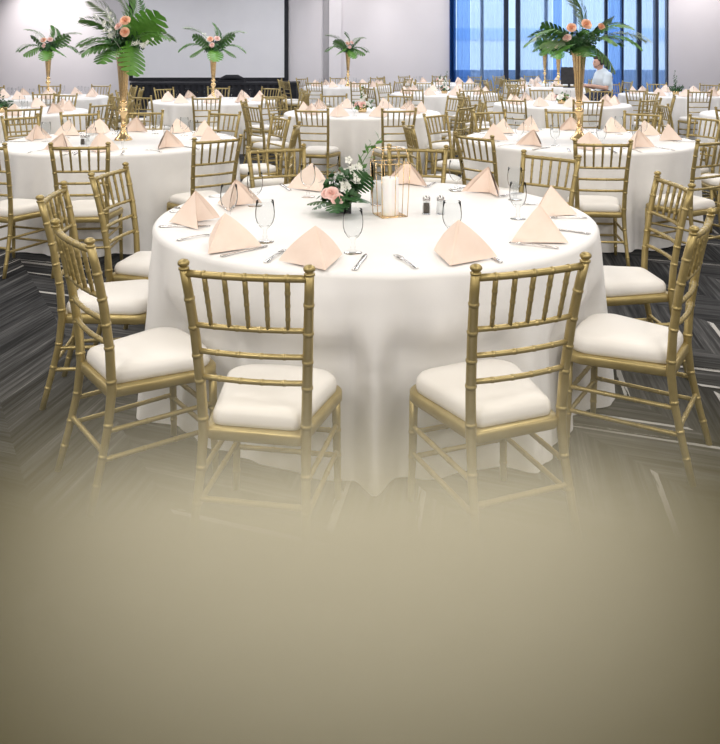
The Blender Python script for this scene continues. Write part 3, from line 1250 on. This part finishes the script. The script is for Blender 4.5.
T['lef'] = (-4.55, 10.4, 'the table at the picture\'s left edge', 'round table cut by the picture\'s left edge, with dark leafy centrepiece', 1, 1, ring(-60, skip=(5, 6)))
T['lit'] = (-5.34, 13.8, 'the vase table before the spotlit wall', 'round vase table standing before the brightest spotlit wall', 0, 2, ring(-70))
T['low'] = (3.0, 12.0, 'the low-flower table before the man', 'round table with small blush flowers between rose vase table and seated man', 0, 1, ring(-92))
T['rig'] = (5.25, 9.9, 'the table at the picture\'s right edge', 'round table cut by the picture\'s right edge', 0, 1, ring(-102, skip=(3, 4)))
T['spr'] = (1.57, 15.0, 'the tall sprig table', 'round table with a tall thin green sprig in white flowers', 0, 2, ring(-80))
T['fir'] = (5.72, 14.6, 'the bushy sprig table', 'round table with a bushy dark green sprig near the plain end wall', 0, 2, ring(-98))
T['man'] = (4.16, 16.9, 'the vase table behind the man', 'round vase table just behind the seated man', 0, 2, ring(-100))
T['pil'] = (-0.27, 18.2, 'the vase table by the pale pilaster', 'round vase table in front of the pale pilaster', 0, 2, ring(-80))
T['nav'] = (1.95, 19.6, 'the table by the navy curtain', 'round table near the narrow navy curtain', 0, 2, ring(-95))
T['cur'] = (4.55, 19.85, 'the vase table nearest the sheers', 'round vase table nearest the sheer window curtains', 0, 2, ring(-90))

# where the napkins (with the way their ridge points) and goblets of the front table stand, read off the photograph
FN = [(316, 258, (.35, -.93)), (460, 254, (-.4, -.9)), (226, 243, (-.4, -.9)), (196, 219, (-.9, .2)), (236, 202, (-.8, .5)),
      (312, 184, (.4, -.9)), (407, 180, (.2, 1)), (487, 189, (.7, .7)), (550, 209, (.9, -.25)), (539, 235, (.8, -.6))]
FG = [(353, 253), (452, 243), (265, 242), (229, 222), (255, 206), (308, 197), (344, 186), (456, 191), (515, 200), (518, 219)]
PROTO = [chair_detailed(), chair_medium(), chair_far()]
first = [True, True, True]
ORD = ['leftmost', 'second from left', 'third from left', 'fourth from left', 'fifth from left', 'sixth from left']
NORD = ['first', 'second', 'third', 'fourth', 'fifth', 'sixth']
CHAIR_TEXT = ['gold bamboo-style chair with ivory seat', 'gold ivory-seated chair', 'gold chair']
seq = 0
SEATS = [(Vector((4.23, 14.2, 0)), 'man_seat'), (Vector((3.55, 14.2, 0)), 'man_desk')]
for key, (tx, ty, short, tlabel, which, lod, chairs) in T.items():
    table(tx, ty, tlabel, which, seq * 0.9)
    seq += 1
    order = {}
    for side, pick in (('near', lambda c: c[1] < 0), ('far', lambda c: c[1] >= 0)):
        idx = sorted([i for i, c in enumerate(chairs) if pick(c)], key=lambda i: chairs[i][0])
        for n, i in enumerate(idx):
            order[i] = '%s side, %s' % (side, ORD[n])
    for i, (ox, oy, fd) in enumerate(chairs):
        rr = random.Random(seq * 100 + i)
        if fd is None:
            an = math.atan2(-oy, -ox) + rr.uniform(-0.13, 0.13)
            fd = (math.cos(an), math.sin(an))
            q = rr.uniform(0.99, 1.05)
            ox, oy = ox * q, oy * q
        fd = Vector((fd[0], fd[1], 0)).normalized()
        base = Vector((tx + ox, ty + oy, 0)) + fd * 0.272
        rad = (base + fd * 0.21 - Vector((tx, ty, 0))).length
        lim = 0.985 if key == 'front' else 1.05
        if rad < lim:       # keep the seat's front edge at the cloth
            base -= fd * (lim - rad)
        if key not in ('front', 'mon', 'ros'):
            if any((base - b).length < (0.70 if k2 != key else 0.4) for b, k2 in SEATS) or any((base - Vector((q[0], q[1], 0))).length < 1.28 for k2, q in T.items() if k2 != key):
                continue
        SEATS.append((base.copy(), key))
        c = PROTO[lod] if first[lod] else dup(PROTO[lod])
        first[lod] = False
        c.location = base
        c.rotation_euler = (0, 0, math.atan2(fd.y, fd.x) - PI / 2)
        tag(c, '%s at %s, %s' % (CHAIR_TEXT[0 if lod == 0 else 2], short, order[i]), 'chair', 'gold chairs around the round tables')
        # the place setting at this seat
        an = math.atan2(oy, ox)
        ur, ut = Vector((math.cos(an), math.sin(an), 0)), Vector((-math.sin(an), math.cos(an), 0))
        C = Vector((tx, ty, 0.76))
        rz = an + PI / 2
        o = bpy.data.objects.new('napkin', NAPKINS[(i * 3 + seq) % 4])
        COL.objects.link(o)
        o.location = C + ur * 0.76 + ut * rr.uniform(-0.02, 0.02) + Vector((0, 0, 0.0045))
        flip = (i % 3 == 0) if key != 'front' else (i in (0, 2, 3, 8, 9))
        o.rotation_euler = (0, 0, rz + rr.uniform(-0.25, 0.25) + (PI if flip else 0))
        tag(o, 'blush pyramid napkin on %s, %s' % (short, order[i]), 'napkin', 'blush folded napkins')
        if key == 'front':
            nu, nv, nd = FN[i]
            nv += 5
            dd = FPX * (CAMH - 0.7605) / (nv - HORIZON)
            o.location = px(nu, nv, dd) + Vector((0, 0, 0.004))
            nd = Vector(nd).normalized()
            o.rotation_euler = (0, 0, math.atan2(nd.y, nd.x) - PI / 2)
        o = bpy.data.objects.new('water_goblet', GOBLET if lod == 0 else GOBLETF)
        COL.objects.link(o)
        o.location = C + ur * (0.60 + rr.uniform(-0.02, 0.02)) + ut * (0.13 + rr.uniform(-0.02, 0.02)) + Vector((0, 0, 0.001))
        if key == 'front':
            nu, nv = FG[i]
            o.location = px(nu, nv, FPX * (CAMH - 0.7605) / (nv - HORIZON)) + Vector((0, 0, 0.0005))
        tag(o, 'clear water goblet on %s, %s' % (short, order[i]), 'glass', 'water goblets')
        if lod == 0:
            for nm, me, off, cat in (('table_knife', KNIFE, 0.165, 'knife'), ('dinner_fork', FORK, -0.165, 'fork')):
                o = bpy.data.objects.new(nm, me)
                COL.objects.link(o)
                o.location = C + ur * 0.875 + ut * off + Vector((0, 0, 0.0012))
                o.rotation_euler = (0, 0, rz + rr.uniform(-0.15, 0.15))
                tag(o, 'steel %s on %s, %s' % (nm.replace('_', ' '), short, order[i]), cat, nm.replace('_', ' ') + 's')

# ------------------------------------------------------------------ centrepieces
tall_centre(T['mon'][0], T['mon'][1] + 0.05, 'tall gold vase under the big monstera and palm bouquet', 'big bouquet of monstera, palm fronds and peach roses before the screen', SPEC_A, 2)
tall_centre(T['ros'][0], T['ros'][1] - 0.05, 'tall gold vase under the peach-topped bouquet by the window', 'big dark palm bouquet with peach roses on top, before the seated man', SPEC_B, 3)
tall_centre(T['stg'][0], T['stg'][1], 'tall gold vase standing before the black stage', 'small palm bouquet seen against the projection screen', None, 4, 0.2)
tall_centre(T['lit'][0], T['lit'][1], 'tall gold vase before the spotlit wall', 'small palm bouquet seen against the spotlit wall', None, 5, 0.0)
tall_centre(T['pil'][0], T['pil'][1], 'tall gold vase before the pale pilaster', 'small palm bouquet seen against the pale pilaster', None, 6, 0.5)
tall_centre(T['man'][0], T['man'][1], 'tall gold vase between the monitor and the farthest window vase', 'palm bouquet just left of the peach-topped one, before the window', None, 7, -0.4)
tall_centre(T['cur'][0], T['cur'][1], 'slim-looking gold vase farthest away, nearest the window curtains', 'smallest palm bouquet, nearest the window curtains', None, 8, 0.9)


def low_centre(x, y, label, height, seed, leafm, flowers=True, dense=10):
    t = thing('flower_arrangement', (x, y, 0.761), 0)
    tag(t, label, 'flowers', 'low floral centrepieces')
    a = MB(); a.lathe([(0, 0), (0.05, 0), (0.055, 0.02), (0.06, 0.07), (0.05, 0.07), (0.045, 0.03), (0, 0.03)], 18)
    a.build('bowl', GOLDM, t)
    r = random.Random(seed)
    a = MB()
    for i in range(dense):
        an, L = r.uniform(0, 2 * PI), r.uniform(0.09, 0.15)
        leafy(a, (0, 0, 0.05), (L * math.cos(an), L * math.sin(an), 0.05 + r.uniform(0.0, 0.1)), 9, 0.06, 0.016, seed + i)
    for i in range(3):
        leafy(a, (0, 0, 0.05), (r.uniform(-.05, .05), r.uniform(-.05, .05), height * (1 - 0.22 * i)), 16, 0.055, 0.013, seed * 3 + i, curve=0.05)
    a.build('greenery', leafm, t)
    if flowers:
        for i in range(5):
            an = 2 * PI * i / 5 + seed
            o = rose(0.033, seed + i).build('rose', WHITEF if i % 2 else BLUSHF, t)
            o.location = (0.07 * math.cos(an), 0.07 * math.sin(an), 0.10)
            o.rotation_euler = Vector((math.cos(an), math.sin(an), 0.9)).to_track_quat('Z', 'Y').to_euler()
        a = MB(); blossoms(a, (0, -0.03, 0.1), (0.02, -0.03, height * 0.75), 12, 0.022, seed)
        a.build('blossom_spray', WHITEF, t)
    return t


low_centre(T['mid'][0], T['mid'][1], 'low white and green flower centrepiece on the middle table', 0.32, 11, LEAF)
low_centre(px(1, 110, 10.25).x, 10.25, 'dark leafy centrepiece at the picture\'s left edge', 0.36, 12, LEAFD, False, 18)
low_centre(T['low'][0], T['low'][1], 'small blush flower centrepiece between rose vase and seated man', 0.16, 13, LEAF)
low_centre(T['spr'][0], T['spr'][1], 'tall thin green sprig with white flowers, before the plain wall', 0.40, 14, LEAFD)
low_centre(T['fir'][0], T['fir'][1], 'bushy dark green sprig centrepiece before the plain end wall', 0.42, 15, LEAFD, False, 16)
low_centre(T['nav'][0], T['nav'][1], 'small flower centrepiece near the narrow navy curtain', 0.2, 16, LEAFD)

# ------------------------------------------------------------------ the front table's centrepiece
FX, FY = T['front'][0], T['front'][1]
TZ = 0.7605
arr = thing('flower_arrangement', (px(344, 212, 3.86).x, 3.86, TZ))
tag(arr, 'low arrangement of blush roses, white orchids and dark leaves beside the candle lantern', 'flowers', 'low floral centrepieces')
a = MB(); a.box(-0.035, 0.035, -0.025, 0.03, 0, 0.045)
a.build('flower_holder', BLKPL, arr)
a = MB()
for i in range(30):
    r = random.Random(i + 70)
    an, L = r.uniform(0, 2 * PI), r.uniform(0.07, 0.115)
    leafy(a, (0, 0, 0.05), (L * math.cos(an), L * math.sin(an), 0.07 + r.uniform(0.0, 0.14)), 9, 0.062, 0.022, 40 + i)
a.build('greenery', LEAFD, arr)
for az, el, L, off, rl in ((205, 2, 0.12, (-.03, -.05, .065), 10), (255, -4, 0.12, (-.01, -.06, .075), 0), (300, 15, 0.13, (.03, -.05, .08), -10), (60, 50, 0.14, (.03, 0, .1), -40),
                           (180, 10, 0.11, (-.06, 0, .05), 20), (330, 40, 0.14, (0.03, -.02, .12), -60)):
    o = monstera(L, L * 0.95, int(az)).build('monstera_leaf', LEAFD if az > 200 else LEAF, arr)
    o.location = off
    aim(o, az, el, rl)
for off, rr_, sd in (((-0.055, -0.075, 0.105), 0.022, 1), ((-0.028, -0.095, 0.08), 0.021, 2), ((-0.08, -0.05, 0.10), 0.018, 3)):
    o = rose(rr_, sd).build('rose', BLUSHF, arr)
    o.location = off
    o.rotation_euler = Vector((off[0] * 3, -0.8, 0.55)).to_track_quat('Z', 'Y').to_euler()
a = MB(); blossoms(a, (0.02, -0.05, 0.10), (0.055, -0.03, 0.26), 14, 0.026, 4)
blossoms(a, (-0.03, -0.04, 0.10), (0.0, -0.03, 0.20), 7, 0.024, 9)
a.build('orchid_spray', WHITEF, arr)
a = MB()
leafy(a, (0.03, 0, 0.08), (0.13, 0.02, 0.33), 9, 0.05, 0.012, 5)
leafy(a, (0.05, 0, 0.1), (0.19, 0.0, 0.37), 10, 0.085, 0.014, 6)
a.build('leaf_sprig', LEAF, arr)

lan = thing('candle_lantern', (px(390, 215, 3.80).x, 3.80, TZ), 0.35)
tag(lan, 'gold wire geometric lantern around a white pillar candle', 'lantern')
a = MB()
hb, ht, h1, h2 = 0.062, 0.072, 0.0, 0.315
cb = [(-hb, -hb), (hb, -hb), (hb, hb), (-hb, hb)]
c1 = [(-ht, -ht), (ht, -ht), (ht, ht), (-ht, ht)]
wr = 0.0019
for i in range(4):
    j = (i + 1) % 4
    b0, b1 = Vector((*cb[i], wr)), Vector((*cb[j], wr))
    t0, t1 = Vector((*c1[i], 0.25)), Vector((*c1[j], 0.25))
    u0, u1 = Vector((cb[i][0] * .92, cb[i][1] * .92, h2)), Vector((cb[j][0] * .92, cb[j][1] * .92, h2))
    for p, q in ((b0, b1), (b0, t0), (t0, u0), (u0, u1), (b0.lerp(b1, .5), t0.lerp(t1, .5))):
        a.tube([p, q], wr, 6)
    a.tube([t0, t1], wr, 6)
a.build('wire_frame', GOLDM, lan)
a = MB(); a.box(-hb, hb, -hb, hb, 0.0, 0.003)
a.build('tray', GOLDM, lan)
can = thing('pillar_candle', (lan.location.x, lan.location.y, TZ + 0.0035))
tag(can, 'white pillar candle standing inside the gold wire lantern', 'candle')
a = MB(); a.lathe([(0.0, 0), (0.040, 0), (0.041, 0.002), (0.041, 0.170), (0.038, 0.175), (0.02, 0.171), (0, 0.170)], 28)
a.build('wax', WAX, can)
a = MB(); a.tube([(0, 0, 0.168), (0.001, 0, 0.186)], 0.0013, 5)
a.build('wick', BLKPL, can)
p = px(378, 196, 4.06)
vot = thing('glass_candle_holder', (p.x, 4.06, TZ))
tag(vot, 'tall clear glass candle cylinder behind the lantern', 'candle holder')
a = MB(); a.lathe([(0, 0), (0.036, 0), (0.037, 0.004), (0.037, 0.215), (0.0345, 0.215), (0.0345, 0.008), (0, 0.008)], 24)
a.build('glass_cylinder', GLASS, vot)
a = MB(); a.lathe([(0, 0.009), (0.028, 0.009), (0.028, 0.12), (0, 0.118)], 20)
a.build('candle', WAX, vot)


def shaker(x, y, fill, fillname, label):
    t = thing(fillname + '_shaker', (x, y, TZ))
    tag(t, label, 'shaker', 'salt and pepper shakers')
    a = MB()
    a.lathe([(0, 0), (0.019, 0), (0.0205, 0.003), (0.020, 0.03), (0.0165, 0.062), (0.0145, 0.062), (0.0175, 0.03), (0.0175, 0.005), (0, 0.005)], 10, smooth=False)
    a.build('glass_body', GLASS, t)
    a = MB(); a.lathe([(0, 0.006), (0.0165, 0.006), (0.0165, 0.03), (0.0145, 0.052), (0, 0.054)], 12)
    a.build(fillname, fill, t)
    a = MB(); a.lathe([(0, 0.0625), (0.0175, 0.0625), (0.0185, 0.066), (0.018, 0.078), (0.013, 0.086), (0, 0.088)], 16)
    a.build('cap', STEEL, t)


q = px(426.5, 215, 3.83); shaker(q.x, 3.83, PEPPER, 'pepper', 'dark pepper shaker with steel cap beside the salt on the front table')
q = px(440.5, 215, 3.83); shaker(q.x, 3.83, SALT, 'salt', 'white salt shaker with steel cap beside the pepper on the front table')
q = px(102, 134, 7.15); shaker(q.x, 6.65, PEPPER, 'pepper', 'dark pepper shaker on the monstera vase table')
q = px(106, 134, 7.15); shaker(q.x, 6.66, SALT, 'salt', 'white salt shaker on the monstera vase table')

# ------------------------------------------------------------------ the seated man and his desk
MD = 14.2
mp_ = px(596, 60, MD)
dk = thing('operator_desk', (px(576, 80, MD).x, MD, 0))
tag(dk, 'small high desk under a white cloth in front of the seated man', 'desk')
a = MB(); a.box(-0.80, -0.06, -0.32, 0.32, 0.87, 0.90)
a.build('desk_top', CLOTH, dk)
a = MB()
vs, fs = [], []
loop = []
for i in range(80):
    t = i / 80
    per = [(-0.81, -0.33), (-0.05, -0.33), (-0.05, 0.33), (-0.81, 0.33)]
    kk = int(t * 4); u = t * 4 - kk
    p0, p1 = Vector(per[kk]), Vector(per[(kk + 1) % 4])
    loop.append(p0.lerp(p1, u))
cen = Vector((-0.43, 0))
for z, am in ((0.902, 0), (0.85, 0.004), (0.45, 0.02), (0.01, 0.025)):
    for i, p in enumerate(loop):
        d = (p - cen).normalized() * am * (1 + math.sin(i * 1.6))
        vs.append((p.x + d.x, p.y + d.y, z))
for j in range(3):
    for i in range(80):
        i2 = (i + 1) % 80
        fs.append((j * 80 + i, j * 80 + i2, j * 80 + 80 + i2, j * 80 + 80 + i))
fs.append(tuple(range(80))[::-1])
a.add(vs, fs)
a.build('desk_cloth', CLOTH, dk)
mon = thing('monitor', (px(569, 80, MD).x, MD, 0.903), math.radians(-25))
tag(mon, 'black computer monitor seen from behind on the man\'s desk', 'monitor')
a = MB(); a.box(-0.14, 0.14, -0.02, 0.02, 0.06, 0.36)
a.build('display', BLKPL, mon)
a = MB(); a.box(-0.02, 0.02, 0.0, 0.03, 0.01, 0.15); a.box(-0.09, 0.09, -0.06, 0.08, 0, 0.012)
a.build('stand', BLKPL, mon)
st = thing('stool', (px(603, 80, MD).x, MD, 0))
tag(st, 'high black stool under the seated man', 'stool')
a = MB(); a.lathe([(0, 0.62), (0.18, 0.62), (0.19, 0.635), (0.19, 0.66), (0.17, 0.675), (0, 0.68)], 20)
a.build('seat', BLKPL, st)
for kk in range(4):
    an = PI / 4 + kk * PI / 2
    a = MB(); a.tube([(0.12 * math.cos(an), 0.12 * math.sin(an), 0.62), (0.2 * math.cos(an), 0.2 * math.sin(an), 0)], 0.014, 8)
    a.build('leg', STEEL, st)

# person: local frame, facing -X, seat at the origin's stool
man = thing('person', (px(603, 80, MD).x, MD, 0), math.radians(12))
tag(man, 'seated man in pale blue t-shirt and headset facing the monitor', 'person')


def skin_mesh(name, verts, edges, radii, mats, parent, sub=2, root=0):
    me = bpy.data.meshes.new(name)
    me.from_pydata(verts, edges, [])
    me.materials.append(mats)
    o = bpy.data.objects.new(name, me)
    COL.objects.link(o)
    o.parent = parent
    md = o.modifiers.new('skin', 'SKIN')
    md.use_smooth_shade = True
    sv = me.skin_vertices
    if not sv:
        me.skin_vertices.new() if hasattr(me.skin_vertices, 'new') else None
    for i, r in enumerate(radii):
        rr2 = r if isinstance(r, tuple) else (r, r)
        me.skin_vertices[0].data[i].radius = rr2
        me.skin_vertices[0].data[i].use_root = (i == root)
    sb = o.modifiers.new('smooth', 'SUBSURF')
    sb.levels = sub
    sb.render_levels = sub
    return o


def limb(mb, pts, rad, seg=12):
    mb.tube(pts, rad, seg)
    for p_, r_ in zip(pts, rad):
        mb.ball(p_, r_, seg, 6)


def remesh(o, voxel):
    md = o.modifiers.new('join', 'REMESH')
    md.mode = 'VOXEL'
    md.voxel_size = voxel
    md.use_smooth_shade = True
    sm = o.modifiers.new('soften', 'SMOOTH')
    sm.iterations = 4
    sm.factor = 0.5
    return o


HEAD = Vector((-0.085, 0, 1.345))
b_ = MB()
limb(b_, [(0.02, 0, 0.76), (0.03, 0, 0.92), (0.0, 0, 1.06), (-0.02, 0, 1.15)], [0.13, 0.125, 0.14, 0.10])     # trunk
limb(b_, [(-0.03, 0, 1.15), (-0.06, 0, 1.25)], [0.058, 0.054])                                               # neck
b_.ball(HEAD, 0.112, 20, 14, sc=(0.86, 0.66, 1.0))                                                            # skull
b_.ball(HEAD + Vector((-0.03, 0, -0.05)), 0.08, 16, 10, sc=(0.85, 0.72, 0.8))                                 # jaw
b_.ball(HEAD + Vector((-0.095, 0, -0.015)), 0.018, 8, 6, sc=(1.1, 0.8, 1.3))                                  # nose
b_.ball(HEAD + Vector((-0.086, 0, -0.055)), 0.018, 8, 6, sc=(0.6, 1.4, 0.5))                                  # lips
for s in (-1, 1):
    b_.ball(HEAD + Vector((0.012, s * 0.076, -0.01)), 0.028, 10, 6, sc=(0.7, 0.35, 1.1))                      # ear
    sh, el, wr_ = Vector((0.0, s * 0.175, 1.12)), Vector((-0.06, s * 0.215, 0.90)), Vector((-0.31, s * 0.15, 0.945))
    limb(b_, [sh, sh.lerp(el, .5), el, el.lerp(wr_, .5), wr_], [0.058, 0.05, 0.043, 0.038, 0.028])
    hand = wr_ + Vector((-0.07, -s * 0.012, -0.005))
    limb(b_, [wr_, wr_.lerp(hand, .6), hand], [0.026, 0.03, 0.028])
    for kf, (dy, ln) in enumerate(((-0.026, 0.07), (-0.009, 0.08), (0.009, 0.075), (0.026, 0.06))):
        q0 = hand + Vector((-0.015, dy, 0.0))
        q1 = q0 + Vector((-ln * .55, dy * 0.15, 0.006))
        q2 = q1 + Vector((-ln * .4, 0, -0.022))
        limb(b_, [q0, q1, q2], [0.0105, 0.0095, 0.008], 8)
    q0 = wr_ + Vector((-0.03, -s * 0.03, 0)); q1 = q0 + Vector((-0.035, -s * 0.022, -0.008)); q2 = q1 + Vector((-0.03, -s * 0.004, -0.012))
    limb(b_, [q0, q1, q2], [0.0125, 0.011, 0.009], 8)
    hip, kn, an_ = Vector((0.0, s * 0.09, 0.78)), Vector((-0.33, s * 0.12, 0.70)), Vector((-0.22, s * 0.12, 0.27))
    limb(b_, [hip, hip.lerp(kn, .5), kn, kn.lerp(an_, .4), an_], [0.095, 0.082, 0.06, 0.055, 0.04])
    limb(b_, [an_, an_ + Vector((-0.06, 0, -0.06)), an_ + Vector((-0.17, 0, -0.075))], [0.04, 0.04, 0.03])
remesh(b_.build('body', SKIN, man), 0.0085)
s_ = MB()
limb(s_, [(0.02, 0, 0.77), (0.03, 0, 0.92), (0.0, 0, 1.06), (-0.015, 0, 1.14)], [0.145, 0.142, 0.155, 0.12])
for s in (-1, 1):
    sh, el = Vector((0.0, s * 0.175, 1.12)), Vector((-0.06, s * 0.215, 0.90))
    limb(s_, [Vector((0, s * 0.06, 1.11)), sh, sh.lerp(el, .62)], [0.085, 0.073, 0.068])
remesh(s_.build('t_shirt', SHIRT, man), 0.012)
s_ = MB()
for s in (-1, 1):
    hip, kn, an_ = Vector((0.0, s * 0.09, 0.78)), Vector((-0.33, s * 0.12, 0.70)), Vector((-0.22, s * 0.12, 0.27))
    limb(s_, [Vector((0.02, s * 0.04, 0.77)), hip, hip.lerp(kn, .5), kn, kn.lerp(an_, .4), an_], [0.135, 0.107, 0.094, 0.074, 0.066, 0.055])
remesh(s_.build('trousers', DENIM, man), 0.012)
s_ = MB()
for s in (-1, 1):
    an_ = Vector((-0.22, s * 0.12, 0.25))
    limb(s_, [an_ + Vector((0.01, 0, -0.02)), an_ + Vector((-0.06, 0, -0.055)), an_ + Vector((-0.18, 0, -0.065))], [0.05, 0.05, 0.042])
remesh(s_.build('shoes', BLKPL, man), 0.01)
h_ = MB()
h_.ball(HEAD + Vector((0.022, 0, 0.030)), 0.112, 20, 12, sc=(0.86, 0.72, 0.90))
h_.ball(HEAD + Vector((-0.035, 0, 0.085)), 0.06, 14, 8, sc=(1.0, 1.05, 0.6))
h_.build('hair', HAIR, man)
for s in (-1, 1):
    e_ = MB(); e_.ball(HEAD + Vector((-0.086, s * 0.028, 0.012)), 0.011, 8, 6)
    e_.build('eye', BLKPL, man)
p_ = MB()
arcp = [HEAD + Vector((0.012, 0.086 * math.cos(t_), 0.002 + 0.126 * math.sin(t_))) for t_ in [PI * i / 14 for i in range(15)]]
p_.tube(arcp, 0.008, 8)
for s in (-1, 1):
    p_.ball(HEAD + Vector((0.012, s * 0.088, -0.008)), 0.036, 12, 8, sc=(0.9, 0.5, 1.1))
p_.tube([HEAD + Vector((0.0, -0.09, -0.02)), HEAD + Vector((-0.06, -0.085, -0.06)), HEAD + Vector((-0.1, -0.04, -0.068))], 0.004, 6)
p_.build('headset', BLKPL, man)['label'] = 'black headset'

# ------------------------------------------------------------------ haze volume added for the tan fade low in the frame
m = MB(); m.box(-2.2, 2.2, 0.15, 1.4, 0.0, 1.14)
hz = m.build('added_fade_haze', fade_haze_mat(), None, (0, 0, 0.004))
tag(hz, 'added tan haze bank standing in for the fade across the lower frame', 'haze', None, 'stuff')
